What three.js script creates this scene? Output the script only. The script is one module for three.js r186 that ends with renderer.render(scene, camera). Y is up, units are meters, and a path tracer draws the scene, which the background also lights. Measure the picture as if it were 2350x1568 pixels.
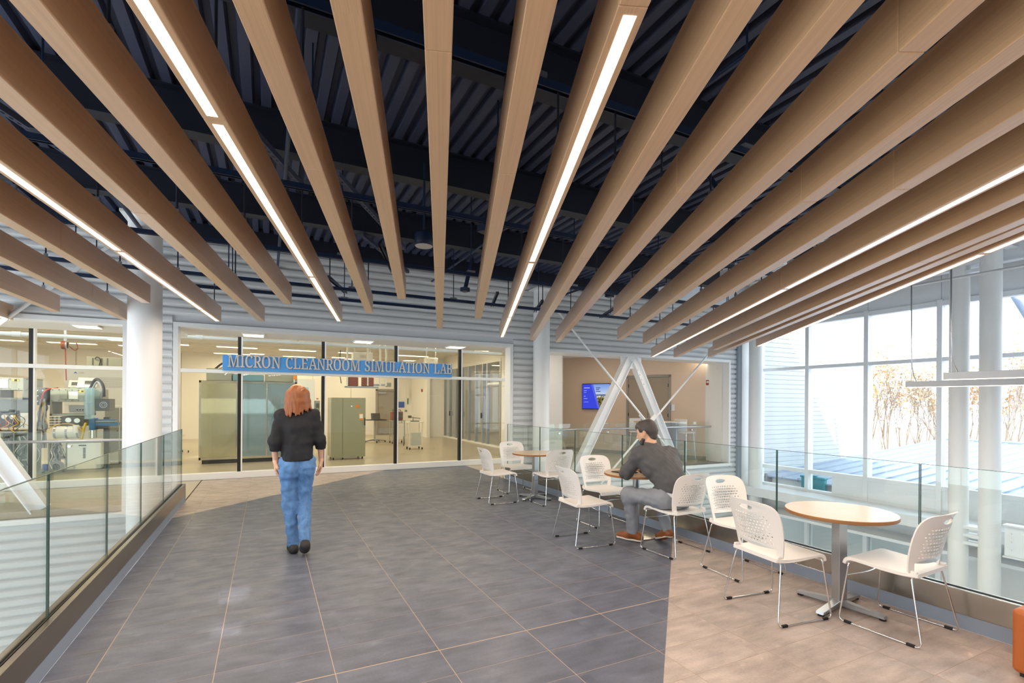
import * as THREE from 'three';
import { RoundedBoxGeometry } from 'three/addons/geometries/RoundedBoxGeometry.js';
import { mergeGeometries } from 'three/addons/utils/BufferGeometryUtils.js';
import { RectAreaLightUniformsLib } from 'three/addons/lights/RectAreaLightUniformsLib.js';
import { FontLoader } from 'three/addons/loaders/FontLoader.js';
import { TextGeometry } from 'three/addons/geometries/TextGeometry.js';
import { createNoise2D } from 'simplex-noise';

// ---------- camera, sky, sun, exposure ----------
const scene = new THREE.Scene();
const renderer = new THREE.WebGLRenderer();
renderer.toneMapping = THREE.LinearToneMapping;
renderer.toneMappingExposure = 1.0;
renderer.shadowMap.enabled = true;
RectAreaLightUniformsLib.init();
const camera = new THREE.PerspectiveCamera(2 * Math.atan(784 / 1141.4) * 180 / Math.PI, 2350 / 1568, 0.05, 400);
camera.position.set(0, 1.5437, 0);
camera.rotation.order = 'YXZ';
camera.rotation.set(0, -0.4706, 0.0065);
camera.setViewOffset(2350, 1568, -16.86, -139.47, 2350, 1568);   // level camera, shifted lens
scene.add(camera);

function rng(seed) { let s = seed >>> 0; return () => { s = (s + 0x6d2b79f5) | 0; let t = Math.imul(s ^ (s >>> 15), 1 | s); t = (t + Math.imul(t ^ (t >>> 7), 61 | t)) ^ t; return ((t ^ (t >>> 14)) >>> 0) / 4294967296; }; }
const rand = rng(7);
const n2 = createNoise2D(rng(11)), n2b = createNoise2D(rng(23));
function fbm(x, y, o = 4, n = n2) { let a = 0.5, s = 0; for (let i = 0; i < o; i++) { s += a * n(x, y); x *= 2.03; y *= 2.03; a *= 0.5; } return s; }
const SKY = 4.2;
{ // hazy bright sky with thin cloud
  const W = 512, H = 256, d = new Float32Array(W * H * 4);
  for (let j = 0; j < H; j++) for (let i = 0; i < W; i++) {
    const el = ((j + 0.5) / H - 0.5) * Math.PI, az = (i / W) * 2 * Math.PI, o = (j * W + i) * 4, up = Math.max(0, Math.sin(el));
    const k = 1.2 / (0.25 + up), c = Math.min(1, Math.max(0, 0.62 + 0.9 * fbm(Math.cos(az) * k, Math.sin(az) * k + 3, 4)));
    const L = SKY;
    d[o] = L * (0.62 + 0.36 * c); d[o + 1] = L * (0.8 + 0.19 * c); d[o + 2] = L * (1.02 + 0.04 * c); d[o + 3] = 1;
  }
  const t = new THREE.DataTexture(d, W, H, THREE.RGBAFormat, THREE.FloatType);
  t.mapping = THREE.EquirectangularReflectionMapping; t.magFilter = THREE.LinearFilter; t.needsUpdate = true;
  scene.background = t;
}
{ // low autumn sun from behind on the left
  const sun = new THREE.DirectionalLight(new THREE.Color(1, 0.95, 0.87), 5.0); sun.position.set(-4.5, 6.2, 8.9).multiplyScalar(3); sun.target.position.set(0, 0, 0); sun.castShadow = true; sun.shadow.radius = 1;
  const c = sun.shadow.camera; c.left = c.bottom = -40; c.right = c.top = 40; c.near = 0.5; c.far = 120; sun.shadow.mapSize.set(4096, 4096); scene.add(sun, sun.target);
}
const STRIP = 76, STRIP_GLOW = 4, LAB = 25, PEND = 55;          // radiance of the baffle strips, what the eye sees of them, lab panels

// ---------- helpers ----------
const taken = {};
function numbered(n) { const k = taken[n] = (taken[n] ?? -1) + 1; return k ? n + '_' + String(k).padStart(3, '0') : n; }
function add(name, geo, mat, parent = scene) {
  const m = new THREE.Mesh(geo, mat); m.name = parent === scene ? numbered(name) : name;
  m.castShadow = m.receiveShadow = true; parent.add(m); return m;
}
function thing(name, label, category, pos = [0, 0, 0], turn = 0, group) {
  const g = new THREE.Group(); g.name = numbered(name); g.position.set(...pos); g.rotation.y = turn;
  g.userData = { label, category }; if (group) g.userData.group = group; scene.add(g); return g;
}
function struct(name, label) { const g = new THREE.Group(); g.name = numbered(name); g.userData = { kind: 'structure', label }; scene.add(g); return g; }
function one(name, label, category, geo, mat, group) { const m = add(name, geo, mat); m.userData = { label, category }; if (group) m.userData.group = group; return m; }
function mg(list) {
  const l = list.map((g) => { const q = g.index ? g.toNonIndexed() : g.clone(); for (const k of Object.keys(q.attributes)) if (!['position', 'normal', 'uv'].includes(k)) q.deleteAttribute(k); if (!q.attributes.uv) q.setAttribute('uv', new THREE.BufferAttribute(new Float32Array(q.attributes.position.count * 2), 2)); q.morphAttributes = {}; return q; });
  return l.length === 1 ? l[0] : mergeGeometries(l);
}
function muv(g, ox = 0, oy = 0) { // uv in metres from the larger face direction
  const p = g.attributes.position, n = g.attributes.normal, u = new Float32Array(p.count * 2);
  for (let i = 0; i < p.count; i++) {
    const ax = Math.abs(n.getX(i)), ay = Math.abs(n.getY(i)), az = Math.abs(n.getZ(i));
    if (ay >= ax && ay >= az) { u[2 * i] = p.getX(i) + ox; u[2 * i + 1] = p.getZ(i) + oy; } else if (ax >= az) { u[2 * i] = p.getY(i) + ox; u[2 * i + 1] = p.getZ(i) + oy; } else { u[2 * i] = p.getX(i) + ox; u[2 * i + 1] = p.getY(i) + oy; }
  }
  g.setAttribute('uv', new THREE.BufferAttribute(u, 2)); return g;
}
const B = (x0, x1, y0, y1, z0, z1) => new THREE.BoxGeometry(x1 - x0, y1 - y0, z1 - z0).translate((x0 + x1) / 2, (y0 + y1) / 2, (z0 + z1) / 2);
const RB = (x0, x1, y0, y1, z0, z1, r = 0.01, s = 2) => new RoundedBoxGeometry(x1 - x0, y1 - y0, z1 - z0, s, Math.min(r, (x1 - x0) / 2.01, (y1 - y0) / 2.01, (z1 - z0) / 2.01)).translate((x0 + x1) / 2, (y0 + y1) / 2, (z0 + z1) / 2);
const V = (x, y, z) => new THREE.Vector3(x, y, z);
function C(r, h, x, y, z, axis = 'y', seg = 20, r2 = r) { const g = new THREE.CylinderGeometry(r2, r, h, seg); if (axis === 'x') g.rotateZ(-Math.PI / 2); if (axis === 'z') g.rotateX(Math.PI / 2); return g.translate(x, y, z); }
function rod(a, b, r, seg = 8) { // straight round bar from a to b
  const A = V(...a), D = V(...b).sub(A), g = new THREE.CylinderGeometry(r, r, D.length(), seg);
  g.applyQuaternion(new THREE.Quaternion().setFromUnitVectors(V(0, 1, 0), D.clone().normalize()));
  return g.translate(A.x + D.x / 2, A.y + D.y / 2, A.z + D.z / 2);
}
function bar(a, b, w, h) { // straight rectangular bar from a to b
  const A = V(...a), D = V(...b).sub(A), g = new THREE.BoxGeometry(w, D.length(), h);
  g.applyQuaternion(new THREE.Quaternion().setFromUnitVectors(V(0, 1, 0), D.clone().normalize()));
  return g.translate(A.x + D.x / 2, A.y + D.y / 2, A.z + D.z / 2);
}
function bentTube(pts, r, bend = 0.03, seg = 8) { // round bar along corners with bent (not mitred) corners
  const P = pts.map((p) => V(...p)), path = new THREE.CurvePath();
  let cur = P[0];
  for (let i = 1; i < P.length - 1; i++) {
    const d0 = P[i - 1].clone().sub(P[i]), d1 = P[i + 1].clone().sub(P[i]), b = Math.min(bend, d0.length() / 2.1, d1.length() / 2.1);
    const a = P[i].clone().add(d0.normalize().multiplyScalar(b)), c = P[i].clone().add(d1.normalize().multiplyScalar(b));
    path.add(new THREE.LineCurve3(cur, a)); path.add(new THREE.QuadraticBezierCurve3(a, P[i], c)); cur = c;
  }
  path.add(new THREE.LineCurve3(cur, P[P.length - 1]));
  const gs = path.curves.map((c) => new THREE.TubeGeometry(c, c.isLineCurve3 ? 1 : 5, r, seg));
  return mg(gs);
}
const wire = (pts, r, n = 24, seg = 5) => new THREE.TubeGeometry(new THREE.CatmullRomCurve3(pts.map((p) => V(...p))), n, r, seg);
const lathe = (pts, seg = 32) => new THREE.LatheGeometry(pts.map((p) => new THREE.Vector2(...p)), seg);
function W8(x0, x1, y, z, d = 0.3, f = 0.16, t = 0.014) { return mg([B(x0, x1, y, y + t, z - f / 2, z + f / 2), B(x0, x1, y + d - t, y + d, z - f / 2, z + f / 2), B(x0, x1, y + t, y + d - t, z - t / 2, z + t / 2)]); } // I-section along x
function canvasTex(w, h, draw) { const c = document.createElement('canvas'); c.width = w; c.height = h; draw(c.getContext('2d'), w, h); const t = new THREE.CanvasTexture(c); t.colorSpace = THREE.SRGBColorSpace; return t; }
function dataTex(W, H, f, srgb = true) {
  const d = new Uint8Array(W * H * 4);
  for (let j = 0; j < H; j++) for (let i = 0; i < W; i++) { const c = f(i / W, j / H), o = (j * W + i) * 4; for (let k = 0; k < 3; k++) d[o + k] = Math.max(0, Math.min(255, c[k] * 255)); d[o + 3] = 255; }
  const t = new THREE.DataTexture(d, W, H); t.wrapS = t.wrapT = THREE.RepeatWrapping; t.magFilter = THREE.LinearFilter; t.minFilter = THREE.LinearFilter; if (srgb) t.colorSpace = THREE.SRGBColorSpace; t.needsUpdate = true; return t;
}
// tileable noise on the unit square by walking two circles
function tn(u, v, f, n = n2) { const a = u * 6.28318, b = v * 6.28318, k = f / 6.28318; return n(Math.cos(a) * k + Math.cos(b) * k * 0.73 + 5, Math.sin(a) * k + Math.sin(b) * k * 0.73 + 9) ; }

// ---------- materials ----------
const std = (color, rough = 0.6, metal = 0, o = {}) => new THREE.MeshStandardMaterial({ color, roughness: rough, metalness: metal, ...o });
const phy = (o) => new THREE.MeshPhysicalMaterial(o);
const woodMap = dataTex(512, 512, (u, v) => { // fine straight grain running along v
  const g = 0.5 * n2(u * 210, v * 2.5) + 0.35 * n2b(u * 75, v * 1.2) + 0.3 * n2(u * 18 + 4, v * 0.6), k = 1 + 0.075 * g;
  return [0.80 * k, 0.63 * k, 0.465 * k];
});
woodMap.repeat.set(2.2, 0.45);
const topMap = dataTex(512, 512, (u, v) => { const g = 0.5 * n2(u * 160, v * 2) + 0.4 * n2b(u * 40, v * 1.3), k = 1 + 0.06 * g; return [0.85 * k, 0.74 * k, 0.61 * k]; });
topMap.repeat.set(1.1, 0.8);
const tileMap = (base) => { const t = dataTex(512, 512, (u, v) => {
  const c = 0.55 * fbm(u * 5, v * 9, 4) + 0.3 * fbm(u * 4 + 7, v * 26, 3, n2b) + 0.14 * n2(u * 120, v * 120), s = Math.max(0, fbm(u * 9 + 3, v * 14, 3, n2b) - 0.42) * 0.9;
  const k = 1 + 0.26 * c + s * 0.5; return base.map((x) => x * k); }); t.repeat.set(0.42, 0.42); return t; };
const tileRough = dataTex(256, 256, (u, v) => { const k = 0.43 + 0.15 * fbm(u * 6, v * 8, 4); return [k, k, k]; }, false); tileRough.repeat.set(0.5, 0.5);
const denimMap = dataTex(256, 256, (u, v) => { const k = 1 + 0.16 * fbm(u * 5, v * 3, 3) + 0.1 * n2(u * 90, v * 90); return [0.36 * k, 0.52 * k, 0.72 * k]; });
denimMap.repeat.set(2, 2);
const M = {
  wood: phy({ color: 0xffffff, roughness: 0.4, map: woodMap, clearcoat: 0.9, clearcoatRoughness: 0.3 }),
  tableTop: std(0xffffff, 0.2, 0, { map: topMap }), tableEdge: std(0x9c6c40, 0.5),
  tileDark: std(0xffffff, 1, 0, { map: tileMap([0.375, 0.395, 0.455]), roughnessMap: tileRough }),
  tileLight: std(0xffffff, 1, 0, { map: tileMap([0.69, 0.635, 0.605]), roughnessMap: tileRough }),
  grout: std(0xb49f8c, 0.9),
  white: std(0xf1f1ee, 0.45), whiteSteel: std(0xeef1f3, 0.4), siding: std(0xd8d9d8, 0.42, 0.0), sidingBack: std(0xd2d4d5, 0.6),
  wallWhite: std(0xf2efe8, 0.8), wallTan: std(0xe6cfb8, 0.8), labFloor: std(0xb3a893, 0.28), lowFloor: std(0xd6d6d4, 0.5),
  deck: std(0x40465c, 0.55), steelDark: std(0x191e2c, 0.5), strut: std(0x1a2c4a, 0.4),
  chairShell: std(0xf0ebe6, 0.42), chrome: std(0xe6e6e8, 0.12, 1), rubber: std(0x17171a, 0.6), alu: std(0xb9bcc0, 0.32, 0.9), steel: std(0xa9a39a, 0.24, 1), shoe: std(0x8f857a, 0.28, 1), curb: std(0x8a96a6, 0.5),
  black: std(0x1c1a17, 0.5), greyDoor: std(0x9c968c, 0.55), olive: std(0x9a9a7c, 0.22), stain: std(0xc9c3b2, 0.16, 1),
  signBlue: std(0x4f9fe8, 0.4), letter: std(0xc4c0bd, 0.4, 0.15),
  leather: std(0xb5622b, 0.5), machine: std(0x97998a, 0.45), machineDark: std(0x55574f, 0.5), machineWhite: std(0xecebe2, 0.4), blueArm: std(0x1f5f86, 0.4), cable: std(0x2a2a2c, 0.6), cableYellow: std(0xd6b530, 0.5), cableRed: std(0xa8392b, 0.5), cableGrey: std(0x8b8b86, 0.6), copper: std(0x8a4630, 0.5), amber: std(0xe08a1c, 0.3),
  teal: std(0x2b8794, 0.5), roofMetal: std(0x8d99ad, 0.45, 0.0), ground: std(0xb9ae98, 0.95), bark: std(0x8a7c70, 0.9), sidingOut: std(0xbcc0c4, 0.55),
  skin: std(0xd9a98c, 0.55), hairRed: std(0x8a5028, 0.45), hairDark: std(0x4a4441, 0.6), jeans: std(0xffffff, 0.85, 0, { map: denimMap }), blackShirt: std(0x1d1d22, 0.85), greyShirt: std(0x525254, 0.75), greyPants: std(0x8b8f97, 0.85), undershirt: std(0xd9d9d9, 0.9), tanShoe: std(0x8d4f24, 0.45), sole: std(0xdfd8cb, 0.6), darkShoe: std(0x2b2b2e, 0.6),
  glass: phy({ color: 0xf9fdfb, transmission: 1, roughness: 0.0, thickness: 0, ior: 1.45, side: THREE.DoubleSide }),
  pane: phy({ color: 0xfcfefd, transmission: 1, roughness: 0.0, thickness: 0, ior: 1.4, side: THREE.DoubleSide }),
  glassEdge: std(0x2f4f49, 0.25), acrylic: phy({ color: 0xd8eef2, transmission: 0.75, roughness: 0.05, thickness: 0, side: THREE.DoubleSide }),
  strip: std(0x111111, 0.6, 0, { emissive: new THREE.Color(1.0, 0.8, 0.6), emissiveIntensity: STRIP_GLOW }),
  panelLamp: std(0x111111, 0.6, 0, { emissive: new THREE.Color(1.0, 0.86, 0.6), emissiveIntensity: 3 }),
};
const WARM = new THREE.Color(1.0, 0.83, 0.67), COOL = new THREE.Color(0.93, 0.96, 1.0), LABC = new THREE.Color(1.0, 0.82, 0.54);
function area(w, h, pos, color, L, parent = scene) { // light panel facing down
  const l = new THREE.RectAreaLight(color, L, w, h); l.position.set(...pos); l.rotation.x = -Math.PI / 2; l.castShadow = true; parent.add(l); return l;
}

// ================= STRUCTURE =================
const XL = -1.09, XR = 4.285, ZW = -9.1, ZG = -11.35;   // bridge edges, siding wall plane, lab glazing plane
// ---- bridge floor: slab of grout with single tiles on it; a dark band crosses it at 45 degrees ----
const floor = struct('floor', 'dark grey and beige rectangular tiles of the bridge floor');
const FZ1 = 3.2;
add('grout_bed', B(XL, XR, -0.35, -0.0006, ZG + 0.02, FZ1), M.grout, floor);
{
  const clip = (poly, k, sign) => { // keep the part of a polygon in (x, z) where sign * (x + z - k) >= 0
    const out = [], d = poly.map(([x, z]) => sign * (x + z - k));
    for (let i = 0; i < poly.length; i++) { const j = (i + 1) % poly.length, a = poly[i], b = poly[j];
      if (d[i] >= 0) out.push(a);
      if ((d[i] >= 0) !== (d[j] >= 0)) { const t = d[i] / (d[i] - d[j]); out.push([a[0] + t * (b[0] - a[0]), a[1] + t * (b[1] - a[1])]); } }
    return out; };
  const areaOf = (p) => Math.abs(p.reduce((s, a, i) => { const b = p[(i + 1) % p.length]; return s + a[0] * b[1] - b[0] * a[1]; }, 0)) / 2;
  const slab = (poly, ox, oy) => { // polygon in (x, z) raised to a thin slab with its top at y = 0
    const pos = [], nor = [], uv = [], n = poly.length, cx = poly.reduce((s, p) => s + p[0], 0) / n, cz = poly.reduce((s, p) => s + p[1], 0) / n;
    const s = poly.reduce((t, a, i) => { const b = poly[(i + 1) % n]; return t + a[0] * b[1] - b[0] * a[1]; }, 0) > 0 ? poly.slice().reverse() : poly;
    const push = (x, y, z, nx, ny, nz) => { pos.push(x, y, z); nor.push(nx, ny, nz); uv.push(x + ox, z + oy); };
    for (let i = 0; i < n; i++) { const a = s[i], b = s[(i + 1) % n];
      push(cx, 0, cz, 0, 1, 0); push(a[0], 0, a[1], 0, 1, 0); push(b[0], 0, b[1], 0, 1, 0);
      const l = Math.hypot(b[0] - a[0], b[1] - a[1]) || 1, nx = -(b[1] - a[1]) / l, nz = (b[0] - a[0]) / l;
      push(a[0], 0, a[1], nx, 0, nz); push(a[0], -0.008, a[1], nx, 0, nz); push(b[0], -0.008, b[1], nx, 0, nz);
      push(a[0], 0, a[1], nx, 0, nz); push(b[0], -0.008, b[1], nx, 0, nz); push(b[0], 0, b[1], nx, 0, nz); }
    const g = new THREE.BufferGeometry(); g.setAttribute('position', new THREE.Float32BufferAttribute(pos, 3)); g.setAttribute('normal', new THREE.Float32BufferAttribute(nor, 3)); g.setAttribute('uv', new THREE.Float32BufferAttribute(uv, 2)); return g; };
  const far = { dark: [], light: [] }, K1 = -8.93, K2 = -0.12, cam = [Math.sin(0.4706), Math.cos(0.4706)];
  for (let i = -1; i < 12; i++) for (let j = -22; j < 30; j++) {
    let x0 = -1.4731 + 0.61 * i + 0.0024, x1 = x0 + 0.6052, z1 = -(2.9742 + 0.305 * j) - (j === 0 ? 0.005 : 0.0018), z0 = -(2.9742 + 0.305 * (j + 1)) + (j === -1 ? 0.005 : 0.0018);
    x0 = Math.max(x0, XL); x1 = Math.min(x1, XR); z0 = Math.max(z0, ZG + 0.03); z1 = Math.min(z1, FZ1);
    if (x1 - x0 < 0.02 || z1 - z0 < 0.02) continue;
    const cx = (x0 + x1) / 2, cz = (z0 + z1) / 2, D = cx * cam[0] - cz * cam[1], R = cx * cam[1] + cz * cam[0];
    const near = D > 1.9 && D < 7.4 && Math.abs(R / D) < 1.12;
    const rect = [[x0, z0], [x1, z0], [x1, z1], [x0, z1]];
    for (const [kind, p] of [['dark', clip(clip(rect, K1, 1), K2, -1)], ['light', clip(rect, K2, 1)], ['light', clip(rect, K1, -1)]]) {
      if (p.length < 3 || areaOf(p) < 2e-4) continue;
      const g = slab(p, rand() * 4, rand() * 4);
      if (near) add('tile', g, kind === 'dark' ? M.tileDark : M.tileLight, floor); else far[kind].push(g);
    }
  }
  for (const k of ['dark', 'light']) add('distant_tiles', mg(far[k]), k === 'dark' ? M.tileDark : M.tileLight, floor).userData = { kind: 'stuff' };
}
// ---- lower level, corridor strip and lab floors ----
add('ground_floor', B(-9.2, 12.1, -4.7, -4.5, -9.2, 8.2), M.lowFloor, struct('floor', 'pale floor of the storey below the bridge'));
{
  const f = struct('floor', 'pale polished floor of the laboratory and corridor behind the siding wall');
  add('floor_slab', mg([B(-9.2, XL - 0.02, -0.35, 0, ZG, ZW - 0.06), B(XR + 0.02, 12.1, -0.35, 0, ZG, ZW - 0.06), B(-9.2, 12.1, -0.35, 0, -23.6, ZG)]), M.labFloor, f);
}
// ---- siding wall at the end of the bridge, with three wide openings ----
const PITCH = 0.1285;
function course(flat) { // one horizontal rib of metal siding, one metre long, facing +z
  const s = new THREE.Shape(); if (flat) { s.moveTo(0, 0); s.lineTo(0.016, 0.008); s.lineTo(0.018, 0.014); s.lineTo(0.018, 0.108); s.lineTo(0.016, 0.114); s.lineTo(0, 0.1195); } else { s.moveTo(0, 0); s.lineTo(0.008, 0.003); s.lineTo(0.034, 0.022); s.lineTo(0.04, 0.032); s.lineTo(0.042, 0.045); s.lineTo(0.041, 0.085); s.lineTo(0.036, 0.098); s.lineTo(0.008, 0.1175); s.lineTo(0, 0.1195); }
  return new THREE.ExtrudeGeometry(s, { depth: 1, bevelEnabled: false }).rotateY(-Math.PI / 2).translate(1, 0, 0);
}
const courseGeo = course(false), courseFlat = course(true);
function sidingRows(parent, x0, x1, y0, y1, z, holes, mat = M.siding) {
  for (let y = y0; y + PITCH <= y1 + 1e-6; y += PITCH) {
    let segs = [[x0, x1]];
    for (const [a, b, c, d] of holes) if (y + PITCH * 0.9 > c && y < d - 0.02) segs = segs.flatMap(([p, q]) => [[p, Math.min(q, a)], [Math.max(p, b), q]]).filter(([p, q]) => q - p > 0.03);
    for (const [p, q] of segs) { const m = add('siding_rib', mat === M.siding ? courseGeo : courseFlat, mat, parent); m.position.set(p, y, z); m.scale.x = q - p; }
  }
}
const HEAD = 2.665, OPEN = [[-7.5, -1.86, -0.09, 2.64], [-1.2, 4.4, -0.05, HEAD], [5.15, 10.72, 0.0, 2.62]];
{
  const w = struct('wall_back', 'white horizontal metal siding wall with three wide openings');
  const X0 = -9.1, X1 = 11.1, Z0 = ZW - 0.14, Z1 = ZW;
  add('wall_core', mg([B(X0, X1, OPEN[1][3], 4.06, Z0, Z1), B(X0, -7.5, -4.5, OPEN[1][3], Z0, Z1), B(-7.5, -1.86, -4.5, -0.09, Z0, Z1), B(-7.5, -1.86, 2.64, HEAD, Z0, Z1), B(-1.86, -1.2, -4.5, HEAD, Z0, Z1), B(-1.2, 4.4, -4.5, -0.36, Z0, Z1), B(4.4, 5.15, -4.5, HEAD, Z0, Z1), B(5.15, 10.72, -4.5, 0.0, Z0, Z1), B(5.15, 10.72, 2.62, HEAD, Z0, Z1), B(10.72, X1, -4.5, HEAD, Z0, Z1)]), M.sidingBack, w);
  sidingRows(w, X0, X1, -3.2, 4.0, ZW, [[-7.56, -1.8, -0.2, 2.7], [-1.27, 4.47, -4.6, 2.74], [5.08, 10.79, -0.1, 2.7]]);
  sidingRows(w, -1.27, 4.47, -3.2, -0.4, ZW, []);
  // white linings and trims of the openings
  const trim = (a, b, c, d, depth, name) => { const t = 0.065; a += 0.005; b -= 0.005; d -= 0.005;
    add(name, mg([B(a - t, b + t, d, d + t, ZW - depth, ZW + 0.05), B(a - t, a, c, d, ZW - depth, ZW + 0.05), B(b, b + t, c, d, ZW - depth, ZW + 0.05)]), M.white, w); };
  trim(...OPEN[0], 0.25, 'opening_trim'); trim(-1.2, 4.4, 0, HEAD, 0.2, 'opening_trim'); trim(...OPEN[2], 0.6, 'opening_trim');
  add('window_ledge', B(-7.6, -1.8, -0.16, -0.09, ZW - 0.3, ZW + 0.06), M.white, w);
  add('window_ledge', B(5.08, 10.8, -0.07, 0.0, ZW - 0.3, ZW + 0.08), M.white, w);
  add('corner_trim', B(11.0, 11.14, -4.5, 4.1, ZW - 0.02, ZW + 0.1), std(0x9aa4ae, 0.5), w);
}
// soffit over the recess in front of the lab glass, and the ceiling behind it
add('soffit', mg([B(-1.35, 5.6, HEAD, HEAD + 0.25, -10.05, ZW - 0.14), B(-9.2, -1.35, 2.75, 2.95, ZG, ZW - 0.14), B(5.6, 12, 2.98, 3.18, -14, ZW - 0.14), B(-1.35, 5.6, 3.5, 3.6, ZG, -10.0)]), M.wallWhite, struct('ceiling', 'white soffit over the recess in front of the laboratory glazing'));
// ---- lab shell ----
{
  const c = struct('ceiling', 'pale ceiling of the laboratory with lines of battens');
  add('ceiling_slab', B(-9.2, 12.1, 3.5, 3.65, -23.7, ZG), M.wallWhite, c);
  for (let k = 0; k < 16; k++) add('ceiling_batten', B(-9, 6.9, 3.44, 3.5, -12.2 - k * 0.72, -12.12 - k * 0.72), M.wallWhite, c);
  const l = struct('wall_back', 'cream far wall of the laboratory'); add('wall_panel', mg([B(-9.2, 6.26, 0, 3.5, -23.7, -23.5), B(6.16, 6.3, 0, 3.5, -23.5, -20.9), B(6.3, 7.12, 0, 3.5, -21.25, -21.1), B(7.12, 12.1, 0, 3.5, -23.7, -23.5)]), M.wallWhite, l);
  for (const x of [-6.2, -4.6, -3.0, -1.4, 0.2, 1.8, 3.4]) add('panel_joint', B(x, x + 0.012, 0.1, 3.4, -23.5, -23.49), M.greyDoor, l);
  add('wall_panel', B(-9.3, -9.1, 0, 3.5, -23.6, ZG), M.wallWhite, struct('wall_left', 'cream left wall of the laboratory'));
  add('wall_panel', mg([B(7.0, 7.1, 3.02, 3.5, -21.2, -11.4), B(7.0, 7.1, 0, 3.02, -15.1, -11.4)]), M.wallWhite, struct('wall_right', 'cream wall over and beside the folding glass doors of the laboratory'));
  add('wall_panel', B(12.0, 12.1, 0, 3.5, -23.6, ZW), M.wallWhite, struct('wall_right', 'pale wall closing the corridor beyond the folding doors'));
}
// lab glazing: black mullions, white transom and sill, single panes
function glazing(name, label, xs, ends) {
  const w = struct(name, label), [a, b] = ends;
  add('sill', RB(a, b, 0, 0.13, ZG - 0.09, ZG + 0.04, 0.01), M.white, w);
  add('transom', RB(a, b, 2.075, 2.145, ZG - 0.05, ZG + 0.05, 0.008), M.white, w);
  for (const x of xs) { add('mullion', B(x - 0.03, x + 0.03, 0.13, 3.5, ZG - 0.07, ZG + 0.012), M.black, w); add('mullion_cover', B(x + 0.03, x + 0.055, 0.13, 3.5, ZG - 0.06, ZG + 0.02), M.white, w); }
  const e = [a, ...xs, b];
  for (let i = 0; i < e.length - 1; i++) for (const [y0, y1] of [[0.13, 2.075], [2.145, 3.5]]) add('pane', B(e[i] + 0.02, e[i + 1] - 0.02, y0, y1, ZG - 0.012, ZG - 0.006), M.pane, w);
  return w;
}
glazing('window_1', 'laboratory glazing with black mullions behind the blue sign', [-0.479, 1.076, 2.622, 4.161], [-1.6, 5.7]);
glazing('window_2', 'laboratory glazing with black mullion behind the white column', [-7.2, -5.4, -3.581], [-9.1, -1.6]);
add('glazing_head', B(5.7, 7.05, 0, 3.5, ZG - 0.1, ZG), M.wallWhite, struct('wall_front', 'cream wall between the laboratory glazing and the lounge'));
// folding glass doors on the right of the lab
{
  const w = struct('window_3', 'row of folding glass doors along the right side of the laboratory'), zs = [-21.1, -20.37, -19.59, -18.95, -18.16, -17.43, -16.74];
  add('door_head', B(6.98, 7.12, 2.92, 3.02, -21.2, -15.1), M.white, w); add('door_sill', B(6.98, 7.12, 0, 0.05, -21.2, -15.1), M.white, w);
  for (const z of [...zs, -16.33, -15.2]) add('door_stile', B(7.0, 7.1, 0.05, 2.92, z - 0.05, z + 0.05), M.alu, w);
  for (let i = 0; i < zs.length - 1; i++) add('pane', B(7.045, 7.055, 0.05, 2.92, zs[i] + 0.05, zs[i + 1] - 0.05), M.pane, w);
  add('pane', B(7.045, 7.055, 0.05, 2.15, -16.28, -15.25), M.pane, w); add('transom', B(7.0, 7.1, 2.15, 2.22, -16.33, -15.2), M.white, w); add('pane', B(7.045, 7.055, 2.22, 2.92, -16.28, -15.25), M.pane, w);
  for (const z of [-20.3, -18.9, -16.8]) add('door_handle', B(6.96, 7.0, 0.95, 1.15, z, z + 0.03), M.black, w);
}
// ---- lounge wall with the screen, turned against the grid ----
const loungeTurn = Math.atan2(0.894, 0.447);   // local x runs along the wall
const lounge = new THREE.Group(); lounge.name = 'wall_right'; taken.wall_right++; lounge.name = 'wall_right_' + String(taken.wall_right).padStart(3, '0'); lounge.userData = { kind: 'structure', label: 'tan wall of the lounge behind the right opening' };
lounge.position.set(9.2, 0, -12.7); lounge.rotation.y = -loungeTurn; scene.add(lounge);
add('wall_panel', B(-1.25, 3.34, 0, 3.1, -0.12, 0), M.wallTan, lounge);
add('wall_return', mg([B(10.66, 10.8, 0, 3.1, -9.95, ZW - 0.14)]), M.wallWhite, struct('wall_right', 'white return wall at the right end of the lounge opening'));
add('baseboard', B(-1.25, 3.34, 0, 0.1, 0, 0.015), M.greyDoor, lounge);
{
  const w = struct('window_4', 'narrow framed glazing beside the tan lounge wall');
  for (const [a, b] of [[7.1, 7.2], [8.0, 8.1], [8.75, 8.86]]) add('frame_post', B(a, b, 0, 3.0, -13.95, -13.85), M.white, w);
  add('transom', B(7.1, 8.86, 2.12, 2.2, -13.94, -13.86), M.white, w); add('door_sill', B(7.1, 8.86, 0, 0.12, -13.94, -13.86), M.white, w);
  for (const [a, b] of [[7.2, 8.0], [8.1, 8.75]]) for (const [c, d] of [[0.12, 2.12], [2.2, 3.0]]) add('pane', B(a, b, c, d, -13.905, -13.895), M.pane, w);
}
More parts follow.
